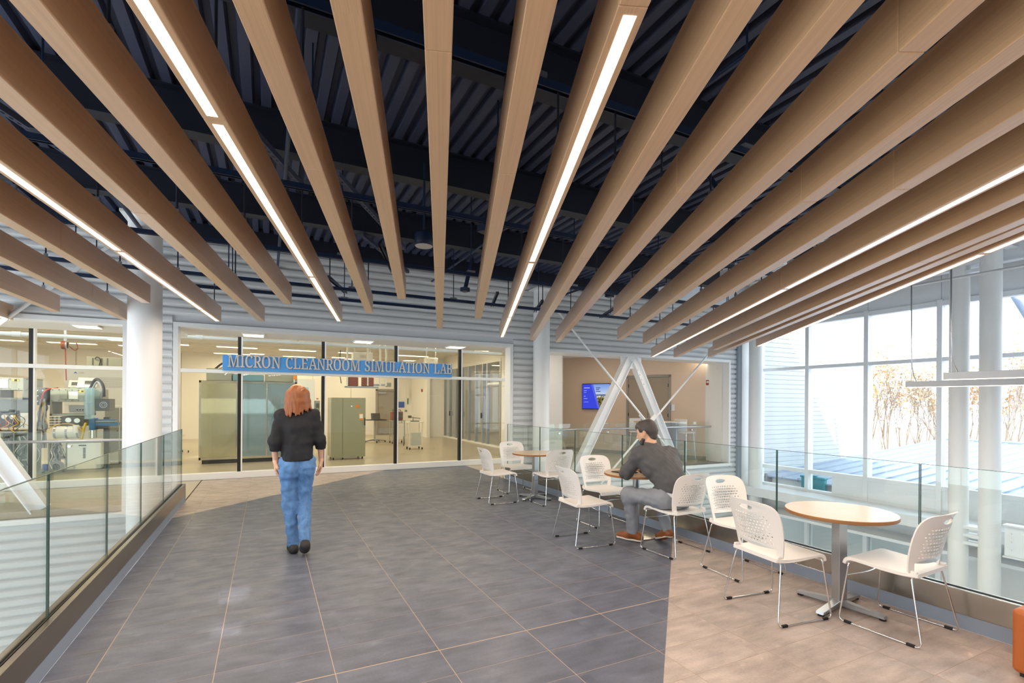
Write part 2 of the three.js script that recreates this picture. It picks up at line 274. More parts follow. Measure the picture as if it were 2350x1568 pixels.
// ---- window wall on the right, 11.9 m from the camera's line ----
const XW = 11.9;
{
  const w = struct('window_5', 'tall white framed window wall with views to trees and a metal roof');
  const zs = []; for (let z = -9.02, k = 0; z < 8.2; z += 1.345, k++) zs.push(z);
  for (const z of zs) add('mullion', RB(XW - 0.1, XW + 0.1, -4.5, 3.62, z - 0.045, z + 0.045, 0.006, 1), M.whiteSteel, w);
  const z0 = zs[0], z1 = zs[zs.length - 1];
  for (const [y, h] of [[3.5, 0.1], [2.41, 0.075], [-0.15, 0.09], [-0.62, 0.08], [-1.36, 0.08], [-3.3, 0.1]]) add('transom', RB(XW - 0.075, XW + 0.08, y, y + h, z0, z1, 0.005, 1), M.whiteSteel, w);
  zs.slice(0, -1).forEach((z, i) => {
    const a = z + 0.045, b = zs[i + 1] - 0.045;
    const solidLow = i >= 1;
    for (const [c, d] of [[2.485, 3.5], [-0.06, 2.41]]) add('pane', B(XW - 0.006, XW + 0.006, c, d, a, b), M.pane, w);
    if (i === 0) add('pane', B(XW - 0.006, XW + 0.006, -0.54, -0.15, a, b), M.pane, w);
    if (i === 1) { add('pane', B(XW - 0.006, XW + 0.006, -0.54, -0.15, a, a + 0.55), M.pane, w); add('infill_panel', B(XW - 0.05, XW + 0.05, -0.54, -0.15, a + 0.55, b), M.whiteSteel, w); }
    if (i > 1) add('infill_panel', B(XW - 0.05, XW + 0.05, -0.54, -0.15, a, b), M.whiteSteel, w);
    if (i < 3) add('pane', B(XW - 0.006, XW + 0.006, -3.2, -1.36, a, b), M.pane, w); else add('infill_panel', B(XW - 0.04, XW + 0.04, -3.2, -1.36, a, b), M.whiteSteel, w);
    add('infill_panel', B(XW - 0.06, XW + 0.06, -4.5, -3.3, a, b), M.whiteSteel, w);
    add('infill_panel', B(XW - 0.05, XW + 0.05, -1.28, -0.62, a, b), M.whiteSteel, w);
    add('header_panel', B(XW - 0.02, XW + 0.12, 3.6, 4.9, a - 0.04, b + 0.04), M.whiteSteel, w);
  });
  add('wall_ledge', mg([B(XW - 0.75, XW - 0.05, -0.66, -0.6, z0, z1), B(XW - 0.75, XW - 0.71, -0.82, -0.66, z0, z1), B(XW - 0.75, XW - 0.05, -1.2, -1.14, z0, z1)]), M.whiteSteel, w);
  // column strip between siding wall and window
  add('corner_panel', B(11.1, XW, -4.5, 4.9, ZW - 0.14, ZW - 0.02), M.white, w);
}
// left side: matching window wall, out of the frame, that lights the siding beyond the left railing
{
  const w = struct('window_6', 'window wall beyond the left railing');
  const zs = []; for (let z = -9.02; z < 8.2; z += 1.7) zs.push(z);
  for (const z of zs) add('mullion', B(-9.2, -9.05, -4.5, 3.62, z - 0.05, z + 0.05), M.whiteSteel, w);
  for (const y of [-4.5, -2.2, 0, 2.4, 3.55]) add('transom', B(-9.2, -9.05, y, y + 0.09, -9.1, 8.1), M.whiteSteel, w);
  add('header_panel', B(-9.2, -9.05, 3.64, 4.4, -9.1, 8.2), M.whiteSteel, w);
  for (let i = 0; i < zs.length - 1; i++) for (const [c, d] of [[-4.4, -2.2], [-2.1, 0], [0.09, 2.4], [2.49, 3.55]]) add('pane', B(-9.13, -9.12, c, d, zs[i] + 0.05, zs[i + 1] - 0.05), M.pane, w);
}
add('wall_panel', B(-9.2, 12.1, -4.5, 4.9, 8.1, 8.3), M.wallWhite, struct('wall_front', 'white wall behind the photographer'));
// ---- roof: dark ribbed deck over the bridge, white deck over the atrium ----
{
  const r = struct('ceiling', 'dark ribbed metal roof deck above the wooden baffles');
  const ribs = (x0, x1, y) => { const g = []; for (let x = x0; x < x1 - 0.01; x += 0.1524) { const s = new THREE.Shape(); s.moveTo(0, 0.06); s.lineTo(0.045, 0.06); s.lineTo(0.06, 0); s.lineTo(0.135, 0); s.lineTo(0.15, 0.06); s.lineTo(0.1524, 0.065); s.lineTo(0, 0.065); g.push(new THREE.ExtrudeGeometry(s, { depth: 17.2, bevelEnabled: false }).translate(x, y, -9.1)); } return mg(g); };
  const panel = ribs(0, 0.914, 4.27);
  for (let k = 0; k < 19; k++) { const m = add('deck_panel', panel, M.deck, r); m.position.x = -9.1 + 0.914 * k; if (k === 6) { m.scale.z = 10.3 / 17.2; m.position.z = -9.1 * (1 - 10.3 / 17.2); const q = add('deck_panel', panel, M.deck, r); q.scale.z = 4.9 / 17.2; q.position.set(m.position.x, 0, 3.2 + 9.1 * 4.9 / 17.2); } }
  add('roof_slab', mg([B(-9.2, -3.616, 4.335, 4.5, -9.4, 8.3), B(-2.702, 8.27, 4.335, 4.5, -9.4, 8.3), B(-3.616, -2.702, 4.335, 4.5, -9.4, 1.2), B(-3.616, -2.702, 4.335, 4.5, 3.2, 8.3), B(-9.2, 8.3, 4.06, 4.5, -9.4, -9.09)]), M.steelDark, r);
  { const w = struct('window_7', 'small skylight in the roof deck with two narrow panes'); // rooflight behind the camera; the low sun reaches the floor through it
    add('skylight_frame', mg([B(-3.616, -2.702, 4.3, 4.36, 1.2, 1.45), B(-3.616, -2.702, 4.3, 4.36, 1.88, 2.2), B(-3.616, -2.702, 4.3, 4.36, 2.95, 3.2), B(-3.616, -3.58, 4.3, 4.36, 1.45, 2.95), B(-3.1, -2.702, 4.3, 4.36, 1.45, 2.95)]), M.whiteSteel, w);
    for (const [a, b] of [[1.45, 1.88], [2.2, 2.95]]) add('pane', B(-3.58, -3.1, 4.325, 4.335, a, b), M.pane, w); }
  const q = struct('ceiling', 'white painted roof deck over the atrium at the right'), wp = ribs(0, 0.914, 4.72);
  for (let k = 0; k < 4; k++) { const m = add('deck_panel', wp, M.whiteSteel, q); m.position.x = 8.3 + 0.914 * k; }
  add('roof_slab', mg([B(8.2, 12.2, 4.79, 4.95, -9.3, 8.3), B(8.2, 8.3, 4.27, 4.95, -9.2, 8.2), B(8.2, 12.2, 4.06, 4.95, -9.4, -9.1)]), M.whiteSteel, q);
}

// ================= CEILING FITTINGS =================
const ORD = ['leftmost', 'second', 'third', 'fourth', 'fifth', 'sixth', 'seventh', 'eighth', 'ninth', 'tenth', 'eleventh', 'twelfth', 'thirteenth', 'fourteenth', 'fifteenth', 'sixteenth', 'seventeenth', 'eighteenth', 'nineteenth', 'twentieth', 'twenty-first', 'twenty-second', 'rightmost'];
const STRUTZ = [-8.35, -7.55, -5.9, -4.1, -2.2, -0.3];
const BAF = [[-3.068, -9.02, -0.6, 1], [-2.275, -7.902, 1.2, 0], [-1.678, -8.262, 2.2, 0], [-1.178, -6.695, 4.4, 0], [-0.585, -7.772, 6.1, 1], [-0.064, -7.481, 8.2, 0], [0.201, -5.991, 10.45, 0], [0.853, -6.967, 12.2, 1], [1.096, -6.131, 13.9, 0], [1.241, -5.132, 15.8, 0], [2.233, -6.951, 17.9, 0], [2.39, -5.872, 20.3, 0], [3.406, -7.333, 22.0, 1], [4.053, -7.487, 24.0, 0], [4.555, -7.482, 25.5, 0], [3.779, -4.844, 27.0, 0], [5.296, -6.702, 28.7, 0], [6.038, -6.923, 30.25, 0], [7.836, -8.72, 31.95, 1], [8.348, -8.539, 33.5, 0], [7.909, -7.03, 34.95, 0], [9.0, -8.14, 36.0, 0], [8.043, -6.154, 38.4, 1]];
const BW = 0.082, BH = 0.2, BY = 2.6;
{
  const rodG = C(0.006, 0.34, 0, BY + BH + 0.17, 0, 'y', 8), clipG = mg([B(-0.012, 0.012, BY + BH, BY + BH + 0.05, -0.012, 0.012)]);
  BAF.forEach(([x, z, deg, lit], i) => {
    const a = deg * Math.PI / 180, zn = i >= 20 ? -0.9 : 1.0, len = (zn - z) / Math.cos(a), nth = i === 22 ? ORD[22] : ORD[i];
    const g = thing('ceiling_baffle', `${i === 0 || i === 22 ? nth : nth + ' from the left'} of the fanned wooden ceiling baffles${lit ? ', with a glowing light strip' : ', unlit'}`, 'baffle', [x, 0, z], -a, 'wooden baffles fanned out under the dark ceiling');
    let s = 0, k = 0; const cuts = [];
    const first = [1.9, 2.44, 1.35, 2.1, 0.9, 1.6][i % 6];
    while (s < len - 0.01) { const e = Math.min(len, s + (k ? 2.44 : first)); cuts.push([s, e]); s = e; k++; }
    for (const [p, q] of cuts) add('beam_body', muv(RB(-BW / 2, BW / 2, BY, BY + BH, p + 0.0008, q - 0.0008, 0.004, 1), i * 0.37 + p * 0.21, i * 1.3), M.wood, g);
    if (lit) for (const [p, q] of cuts) {
      const m = (q - p) > 2 ? [[p, q]] : [[p, q]];
      for (const [c, d] of m) { const L = d - c - 0.06; if (L < 0.1) continue;
        add('light_strip', B(-0.0185, 0.0185, BY - 0.0015, BY + 0.01, c + 0.03, d - 0.03), M.strip, g);
        area(0.037, L, [0, BY - 0.004, (c + d) / 2], WARM, STRIP, g); }
    }
    for (const sz of STRUTZ) { const t = (sz - z) / Math.cos(a); if (t > 0.12 && t < len - 0.1) { const r = add('hanger_rod', rodG, M.steelDark, g); r.position.z = t; add('hanger_clip', clipG, M.alu, g).position.z = t; } }
  });
}
// strut channels that carry the baffles, hung from the roof beams
const strutProfile = (L) => { const s = new THREE.Shape(); s.moveTo(-0.021, 0); s.lineTo(-0.021, 0.042); s.lineTo(0.021, 0.042); s.lineTo(0.021, 0); s.lineTo(0.012, 0); s.lineTo(0.012, 0.006); s.lineTo(0.017, 0.006); s.lineTo(0.017, 0.038); s.lineTo(-0.017, 0.038); s.lineTo(-0.017, 0.006); s.lineTo(-0.012, 0.006); s.lineTo(-0.012, 0); return new THREE.ExtrudeGeometry(s, { depth: L, bevelEnabled: false }).rotateY(Math.PI / 2); };
const BEAMZ = [-9.2, -7.22, -5.27, -3.33, -1.4, 0.53, 2.46, 4.4, 6.33];
[[-8.8, 2.6], [-8.8, 9.6], [-7.6, 8.6], [-6.5, 7.9], [-5.6, 6.6], [-4.2, 5.2]].forEach(([x0, x1], i) => {
  const z = STRUTZ[i], g = thing('strut_channel', ['dark strut channel nearest the siding wall', 'dark strut channel second from the siding wall', 'dark strut channel third from the siding wall', 'dark strut channel over the middle of the baffles', 'dark strut channel second nearest the viewer', 'dark strut channel nearest the viewer overhead'][i], 'strut', [x0, 3.14, z]);
  add('channel', strutProfile(x1 - x0), M.strut, g);
  const bz = BEAMZ.reduce((b, q) => Math.abs(q - z) < Math.abs(b - z) ? q : b);
  for (const [ax, zz0, zz1] of i === 1 ? [[-1.9, -7.45, -8.2], [0.9, -7.1, -8.0], [3.3, -6.9, -7.9], [4.2, -7.1, -8.0], [5.6, -7.0, -7.9]] : i === 2 ? [[1.25, -5.4, -6.4], [6.4, -5.4, -6.4]] : []) { const L = Math.hypot(0.35, zz1 - zz0); add('cross_channel', strutProfile(L).translate(-L / 2, 0, 0).rotateY(Math.atan2(zz0 - zz1, 0.35)).translate(ax - x0, 0.046, (zz0 + zz1) / 2 - z), M.strut, g); }
  for (let x = 0.6; x < x1 - x0; x += 1.55) { add('hanger_rod', rod([x, 0.042, 0], [x, 1.13, 0], 0.007), M.strut, g); add('channel_fitting', B(x - 0.05, x + 0.05, 0.04, 0.065, -0.03, 0.03), M.alu, g); }
});
// dark roof beams
BEAMZ.forEach((z, i) => { const g = thing('roof_beam', `dark steel roof beam, ${ORD[i].replace('leftmost', 'first')} out from the siding wall`, 'beam', [0, 3.9, z]); add('flange_beam', W8(-9.1, 8.25, 0, 0, 0.37, 0.17, 0.016), M.steelDark, g); });
// perforated angles, conduit and pipe runs between the beams
{
  const perf = (L) => { const s = new THREE.Shape([[0, 0], [L, 0], [L, 0.05], [0, 0.05]].map((p) => new THREE.Vector2(...p))); for (let x = 0.04; x < L - 0.05; x += 0.08) { const h = new THREE.Path(); h.absellipse(x, 0.025, 0.022, 0.01, 0, 6.2832, true); s.holes.push(h); } return mg([new THREE.ExtrudeGeometry(s, { depth: 0.004, bevelEnabled: false, curveSegments: 5 }), B(0, L, 0.046, 0.05, -0.05, 0)]); };
  [[-0.75, 3.75, -3.3, 2.6, 1.15], [0.6, 3.8, -5.3, 2.4, 1.05], [1.15, 3.85, -7.2, 2.0, 1.0], [-2.0, 3.8, -5.0, 1.8, 1.25]].forEach(([x, y, z, L, t], i) => { const g = thing('slotted_angle', ['slotted steel angle over the left lit baffle', 'slotted steel angle left of the round speaker', 'slotted steel angle near the siding wall', 'slotted steel angle above the left edge of the ceiling'][i], 'angle', [x, y, z], t); add('angle_bar', perf(L).rotateX(Math.PI / 2), M.deck, g); });
  [[0.15, 3.72, 0.02], [-1.4, 3.66, 0.025], [2.75, 3.8, 0.016], [5.3, 3.7, 0.02]].forEach(([x, y, r], i) => one('conduit_pipe', ['pipe run above the gap left of the centre baffle', 'pipe run above the left lit baffle', 'thin conduit above the right lit baffle', 'pipe run above the right hand baffles'][i], 'pipe', C(r, 17, x, y, -0.6, 'z', 10), M.strut));
  [[1.85, -4.4, 0.5], [2.6, -6.9, 0.55], [4.7, -6.2, 0.4], [3.6, -3.0, 0.5]].forEach(([x, z, t], i) => { const g = thing('sway_brace', ['sloping sway brace beside the round speaker', 'sloping sway brace over the far end of the centre baffle', 'sloping sway brace above the right window opening', 'sloping sway brace over the right lit baffle'][i], 'brace', [x, 3.2, z], t); add('brace_bar', bar([0, 0, 0], [0.7, 0.7, -0.4], 0.042, 0.042), M.strut, g); add('brace_foot', B(-0.05, 0.05, -0.03, 0.03, -0.05, 0.05), M.strut, g); });
}
{ const g = thing('ceiling_speaker', 'small round white pendant speaker left of the centre baffle', 'speaker', [1.49, 3.2, -5.2]); add('speaker_body', lathe([[0, 0.0], [0.082, 0.002], [0.095, 0.012], [0.1, 0.05], [0.1, 0.13], [0.085, 0.15], [0, 0.15]]), M.strut, g); add('speaker_grille', lathe([[0, -0.004], [0.08, -0.004], [0.09, 0.0], [0.095, 0.01], [0, 0.01]]), M.white, g); add('stem', C(0.012, 0.75, 0, 0.52, 0), M.strut, g); }

// ================= COLUMNS, BRACES =================
function column(label, x, z, d, y0, y1) { const g = thing('round_column', label, 'column', [x, 0, z]); add('shaft', C(d / 2, y1 - y0, 0, (y0 + y1) / 2, 0, 'y', 48), M.white, g); add('cap_plate', B(-d * 0.62, d * 0.62, y1 - 0.03, y1, -d * 0.62, d * 0.62), M.white, g); return g; }
column('round white column behind the left glass railing', -1.375, -7.77, 0.36, -4.5, 3.86);
column('round white column between the lab opening and the right opening', 5.03, -8.9, 0.34, -4.5, 3.86);
column('white column in the corner beside the tall window wall', 11.42, -8.8, 0.34, -4.5, 4.7);
const twinA = column('left one of the twin white columns in front of the tall windows', 10.5, -4.15, 0.27, -4.5, 4.66), twinB = column('right one of the twin white columns in front of the tall windows', 10.5, -3.74, 0.28, -4.5, 4.66);
{ // plates tying the twin columns together
  const a = [10.5, -4.15], b = [10.5, -3.74], t = Math.atan2(-(b[1] - a[1]), b[0] - a[0]), L = Math.hypot(b[0] - a[0], b[1] - a[1]);
  for (const [y, lab] of [[3.75, 'white tie plates joining the twin columns near the roof'], [-0.78, 'white tie plates joining the twin columns below the bridge']]) {
    const g = thing('tie_plate_set', lab, 'tie plates', [a[0], y, a[1]], t); for (const k of [0, 0.13, 0.26]) add('tie_plate', B(0.1, L - 0.1, k, k + 0.05, -0.09, 0.09), M.whiteSteel, g);
  }
}
{ // white I-beams over and beside the atrium
  const ib = (label, x, y, z0, z1, d) => { const g = thing('white_beam', label, 'beam', [x, y, 0]); add('flange_beam', W8(z0, z1, 0, 0, d, 0.17, 0.02).rotateY(-Math.PI / 2), M.whiteSteel, g); for (let k = 0; k < 3; k++) add('bolt', C(0.018, 0.03, -0.1, d * (0.25 + 0.25 * k), z0 + 0.1, 'x', 6), M.whiteSteel, g); return g; };
  ib('white steel beam along the top of the tall windows', 11.5, 4.05, -8.9, 8, 0.6); ib('white steel beam running off the right twin column below the bridge', 10.5, -0.86, -3.55, 7.5, 0.52); ib('white roof beam over the pendant lights', 8.6, 4.2, -8.9, 8, 0.5);
  [-6.2, -3.8, -1.2, 1.6].forEach((z, i) => { const g = thing('white_beam', `white cross beam over the atrium, ${ORD[i].replace('leftmost', 'first')} from the siding wall`, 'beam', [0, 4.25, z]); add('flange_beam', W8(8.6, 11.6, 0, 0, 0.4, 0.15, 0.016), M.whiteSteel, g); });
  one('tie_rod', 'thin white rod crossing in front of the twin columns', 'rod', rod([8.8, 3.35, -6.9], [8.4, 3.3, -0.5], 0.018), M.whiteSteel);
  for (const [k, lab] of [[0, 'diagonal brace seen through the tall window right of the columns']]) one('outer_brace', lab, 'brace', rod([13.2, 4.3, -4.6], [13.2, 0.4, -2.9], 0.06), M.roofMetal);
}
{ // V brace and rods of the right opening
  const w8 = (a, b) => { const A = V(...a), D = V(...b).sub(A), g = mg([new THREE.BoxGeometry(0.016, D.length(), 0.17).translate(-0.09, 0, 0), new THREE.BoxGeometry(0.016, D.length(), 0.17).translate(0.09, 0, 0), new THREE.BoxGeometry(0.17, D.length(), 0.014)]); g.applyQuaternion(new THREE.Quaternion().setFromUnitVectors(V(0, 1, 0), D.clone().normalize())); return g.translate(A.x + D.x / 2, A.y + D.y / 2, A.z + D.z / 2); };
  const g = thing('steel_brace', 'white V shaped steel brace inside the right opening', 'brace', [7.62, 0, -9.22]);
  add('brace_leg', w8([-0.05, 2.6, 0], [-1.52, 0.02, 0]), M.whiteSteel, g); add('brace_leg', w8([0.07, 2.6, 0], [1.42, 0.02, 0]), M.whiteSteel, g); add('gusset_plate', B(-0.3, 0.3, 2.35, 2.62, -0.012, 0.012), M.whiteSteel, g);
  for (let k = 0; k < 4; k++) add('bolt', C(0.018, 0.04, 0.14 + k * 0.06, 2.32 - k * 0.11, 0.1, 'z', 6), M.whiteSteel, g);
  const h = thing('rod_brace', 'crossed white tension rods in front of the right opening', 'rods', [7.9, 1.06, -8.95]);
  add('tension_rod', rod([-2.55, 2.45, 0.05], [1.95, -1.9, 0.05], 0.022, 12), M.white, h); add('tension_rod', rod([2.9, 2.62, 0.03], [-1.35, -1.3, 0.03], 0.022, 12), M.white, h);
  for (const p of [[-0.17, 0.15], [0.16, 0.14]]) add('turnbuckle', rod([p[0] - 0.06 * Math.sign(p[0]), p[1] - 0.05, 0.01], [p[0] + 0.06 * Math.sign(p[0]), p[1] + 0.06, 0.01], 0.04, 10), M.white, h); add('rod_ring', new THREE.TorusGeometry(0.1, 0.022, 8, 24), M.white, h);
  const l = thing('steel_brace', 'broad white steel brace leg behind the left railing', 'brace', [-3.05, 0.4, -9.22]); add('brace_leg', w8([-0.95, 1.78, 0], [0.25, -0.4, 0]), M.whiteSteel, l);
  one('tension_rod', 'white tension rod crossing the leftmost baffle ends', 'rod', rod([-4.6, 1.0, -8.9], [-2.0, 3.7, -8.9], 0.028, 12), M.white);
}
// ================= RAILINGS =================
{
  const rail = (label, x, side, z0, z1, joints, shoeMat) => {
    const g = thing('glass_railing', label, 'railing', [x, 0, 0]); const s = side; // side: +1 when the void lies towards +x
    const X = (a, b) => s > 0 ? [a, b] : [-b, -a];
    add('curb', RB(...X(0.0, 0.12), 0, 0.1, z0, z1, 0.004, 1), M.curb, g);
    add('base_shoe', mg([RB(...X(-0.006, 0.03), 0.104, 0.27, z0, z1, 0.004, 1), RB(...X(0.055, 0.09), 0.104, 0.27, z0, z1, 0.004, 1), B(...X(0.0, 0.085), 0.1, 0.2, z0, z1)]), shoeMat, g);
    add('gasket', mg([B(...X(0.031, 0.036), 0.2, 0.274, z0, z1), B(...X(0.049, 0.054), 0.2, 0.274, z0, z1)]), M.black, g);
    const e = [z1, ...joints, z0];
    for (let i = 0; i < e.length - 1; i++) { const a = e[i + 1] + 0.006, b = e[i] - 0.006; if (b - a < 0.05) continue;
      const p = add('glass_panel', B(...X(0.037, 0.048), 0.2, 1.105, a, b), M.glass, g);
      add('glass_edge', mg([B(...X(0.0365, 0.0485), 0.2, 1.105, b, b + 0.0025), B(...X(0.0365, 0.0485), 0.2, 1.105, a - 0.0025, a), B(...X(0.0365, 0.0485), 1.105, 1.108, a, b)]), M.glassEdge, p); }
    add('end_plate', B(...X(-0.01, 0.1), 0.0, 0.28, z0 - 0.01, z0), M.alu, g);
    return g; };
  rail('glass railing along the left edge of the bridge', XL, -1, -8.98, 3.2, [2.27, 1.05, -0.17, -1.39, -2.61, -3.835, -5.04, -6.25, -7.5], M.shoe);
  rail('glass railing along the right edge of the bridge beside the tables', XR, 1, -9.02, 3.2, [2.72, 1.55, 0.39, -0.775, -1.94, -3.1, -4.266, -5.403, -6.568, -7.692], M.steel);
  const inner = (label, x0, x1, n) => { const g = thing('handrail_glass', label, 'railing', [0, 0, ZW - 0.5]);
    const w = (x1 - x0) / n; for (let k = 0; k < n; k++) { add('glass_panel', B(x0 + k * w + 0.02, x0 + (k + 1) * w - 0.02, 0.02, 1.06, -0.006, 0.006), M.glass, g); add('standoff', C(0.022, 0.06, x0 + (k + 0.5) * w, 0.85, 0.03, 'z', 14), M.chrome, g); }
    add('handrail', C(0.02, x1 - x0, (x0 + x1) / 2, 0.93, 0.07, 'x', 14), M.alu, g); };
  inner('inner glass guard with tube handrail in the right opening', 5.2, 10.6, 4); inner('inner glass guard with tube handrail in the left opening', -7.4, -1.9, 4);
}

// ================= CHAIRS AND TABLES =================
function chairParts() {
  const o = {};
  { // seat: side profile swept across, with a waterfall front
    const s = new THREE.Shape(); const pts = [[0.2, 0.448], [0.12, 0.443], [0.0, 0.445], [-0.12, 0.452], [-0.19, 0.455], [-0.222, 0.447], [-0.238, 0.428], [-0.243, 0.41]];
    s.moveTo(...pts[0]); s.splineThru(pts.slice(1).map((p) => new THREE.Vector2(...p))); s.lineTo(-0.232, 0.408); s.splineThru([[-0.226, 0.424], [-0.21, 0.436], [-0.18, 0.441], [-0.1, 0.437], [0, 0.43], [0.12, 0.428], [0.2, 0.434]].map((p) => new THREE.Vector2(...p)));
    const w = 0.45, g = new THREE.ExtrudeGeometry(s, { depth: w - 0.012, bevelEnabled: true, bevelSize: 0.006, bevelThickness: 0.006, bevelSegments: 2, curveSegments: 20 }).rotateY(-Math.PI / 2).translate((w - 0.012) / 2, 0, 0);
    const p = g.attributes.position; // shape x became z; narrow the rear a little and dish the middle
    for (let i = 0; i < p.count; i++) { const z = p.getZ(i), x = p.getX(i), k = 1 - 0.1 * Math.max(0, (z - 0.02) / 0.2) ** 2; p.setX(i, x * k); p.setY(i, p.getY(i) - 0.006 * (1 - (x / 0.225) ** 2)); }
    g.computeVertexNormals(); o.seat = g;
  }
  { // perforated shell back with a hand slot and an open gap above the seat
    const s = new THREE.Shape(), W = 0.235;
    s.moveTo(-0.2, 0); s.lineTo(0.2, 0); s.bezierCurveTo(0.222, 0.1, W, 0.2, W, 0.3); s.bezierCurveTo(W, 0.375, 0.205, 0.4, 0.16, 0.408); s.bezierCurveTo(0.08, 0.418, -0.08, 0.418, -0.16, 0.408); s.bezierCurveTo(-0.205, 0.4, -W, 0.375, -W, 0.3); s.bezierCurveTo(-W, 0.2, -0.222, 0.1, -0.2, 0);
    const gap = new THREE.Path(); gap.moveTo(-0.165, 0.022); gap.lineTo(0.165, 0.022); gap.lineTo(0.178, 0.085); gap.bezierCurveTo(0.06, 0.075, -0.06, 0.075, -0.178, 0.085); gap.lineTo(-0.165, 0.022); s.holes.push(gap);
    const slot = new THREE.Path(); slot.absellipse(0, 0.362, 0.062, 0.019, 0, Math.PI * 2, true); s.holes.push(slot);
    for (let r = 0; r < 9; r++) { const n = r % 2 ? 11 : 12; for (let c = 0; c < n; c++) { const x = (c - (n - 1) / 2) * 0.0285, y = 0.122 + r * 0.0235; if (Math.abs(x) > 0.168 - (r > 7 ? 0.03 : 0)) continue; const rx = 0.0072 + 0.0022 * (1 - Math.abs(x) / 0.18), h = new THREE.Path(); h.absellipse(x, y, rx, rx * 0.72, 0, Math.PI * 2, true); s.holes.push(h); } }
    const g = new THREE.ExtrudeGeometry(s, { depth: 0.009, bevelEnabled: false, curveSegments: 6 });
    const p = g.attributes.position;
    for (let i = 0; i < p.count; i++) { const x = p.getX(i), y = p.getY(i), z = p.getZ(i), t = y / 0.41; p.setZ(i, z - 1.15 * x * x + 0.062 * t + 0.05 * t * t); }
    { const n = g.attributes.normal; for (let i = 0; i < p.count; i++) { const s = n.getZ(i); if (Math.abs(s) > 0.9) { const x = p.getX(i), t = p.getY(i) / 0.41, v = V(2.3 * x, -(0.062 + 0.1 * t) / 0.41, 1).normalize().multiplyScalar(Math.sign(s)); n.setXYZ(i, v.x, v.y, v.z); } } }
    o.back = g.translate(0, 0.428, 0.185);
  }
  const frame = (s) => bentTube([[0.0, 0.425, 0.17], [s * 0.205, 0.43, 0.165], [s * 0.262, 0.008, 0.25], [s * 0.262, 0.008, -0.25], [s * 0.222, 0.425, -0.205], [0.0, 0.425, -0.2]], 0.0058, 0.035, 8);
  o.frameL = frame(-1); o.frameR = frame(1);
  o.bar = bentTube([[-0.235, 0.33, -0.215], [0, 0.33, -0.175], [0.235, 0.33, -0.215]], 0.0045, 0.1, 7);
  o.glide = RB(-0.009, 0.009, 0, 0.019, -0.024, 0.024, 0.004, 1);
  o.post = RB(-0.012, 0.012, 0.425, 0.468, 0.16, 0.2, 0.008);
  return o;
}
const CP = chairParts();
function makeChair(label, x, z, turn) { // local front is -z
  const g = thing('stacking_chair', label, 'chair', [x, 0, z], turn, 'white stacking chairs at the cafe tables');
  add('seat', CP.seat, M.chairShell, g); add('backrest', CP.back, M.chairShell, g); for (const q of [-1, 1]) add('back_post', CP.post, M.chairShell, g).position.x = q * 0.197; add('sled_frame', CP.frameL, M.chrome, g); add('sled_frame', CP.frameR, M.chrome, g); add('crossbar', CP.bar, M.chrome, g);
  for (const s of [-1, 1]) for (const q of [-1, 1]) add('glide', CP.glide, M.rubber, g).position.set(s * 0.262, 0, q * 0.19);
  return g;
}
const E90 = -Math.PI / 2; // front towards +x
makeChair('white chair at the farthest table, turned side on with its back to the lab', 3.22, -7.09, E90);
makeChair('white chair beyond the farthest table, facing the viewer', 3.88, -7.72, Math.PI);
makeChair('white chair on the near side of the farthest table, seen from behind', 3.93, -6.58, 0);
makeChair('empty white chair left of the seated man, side on to the table', 3.16, -4.62, E90 - 0.06);
makeChair('empty white chair across the table from the seated man', 3.88, -5.2, Math.PI);
makeChair('white chair that the man sits on', 3.83, -3.89, 0.03);
makeChair('white chair behind the man, facing the nearest table', 3.92, -3.15, Math.PI - 0.08);
makeChair('white chair on the left of the nearest table, back towards the walkway', 3.42, -2.46, E90 - 0.13);
makeChair('white chair nearest the viewer, at the right edge', 3.93, -1.89, 0.03);
function makeTable(label, x, z, square, turn = 0) {
  const g = thing('cafe_table', label, 'table', [x, 0, z], turn, 'round cafe tables along the right railing'), R = 0.37, H = 0.735;
  add('table_top', muv(lathe([[0, H - 0.001], [R - 0.004, H - 0.001], [R - 0.001, H - 0.003], [R - 0.001, H - 0.006], [0, H - 0.006]], 64)), M.tableTop, g);
  add('edge_band', lathe([[R - 0.001, H - 0.004], [R, H - 0.005], [R, H - 0.026], [R - 0.003, H - 0.029], [0, H - 0.029]], 64), M.tableEdge, g);
  if (square) {
    add('post', RB(-0.037, 0.037, 0.05, H - 0.03, -0.037, 0.037, 0.005), M.alu, g);
    for (let k = 0; k < 4; k++) { const a = k * Math.PI / 2 + 0.35, s = new THREE.Shape(); s.moveTo(0.02, 0.06); s.lineTo(0.3, 0.032); s.lineTo(0.305, 0.018); s.lineTo(0.02, 0.022);
      add('base_arm', new THREE.ExtrudeGeometry(s, { depth: 0.05, bevelEnabled: true, bevelSize: 0.003, bevelThickness: 0.003, bevelSegments: 1 }).translate(0, 0, -0.025).rotateY(a), M.alu, g);
      add('foot', C(0.022, 0.018, 0.285 * Math.cos(a), 0.009, -0.285 * Math.sin(a), 'y', 14), M.rubber, g); }
  } else { add('post', C(0.038, H - 0.05, 0, H / 2, 0, 'y', 28), M.alu, g); add('base_disc', lathe([[0, 0], [0.226, 0], [0.23, 0.004], [0.226, 0.012], [0.05, 0.018], [0.042, 0.03], [0, 0.03]], 56), M.steel, g); }
  add('mounting_plate', B(-0.11, 0.11, H - 0.036, H - 0.029, -0.11, 0.11), M.black, g);
  return g;
}
makeTable('round wooden cafe table farthest along the railing', 3.87, -7.03, true, 0.1);
makeTable('round wooden cafe table with a disc foot where the man sits', 3.85, -4.55, false);
makeTable('empty round cafe table nearest the viewer, with a cross foot', 3.9, -2.27, true, -0.22);
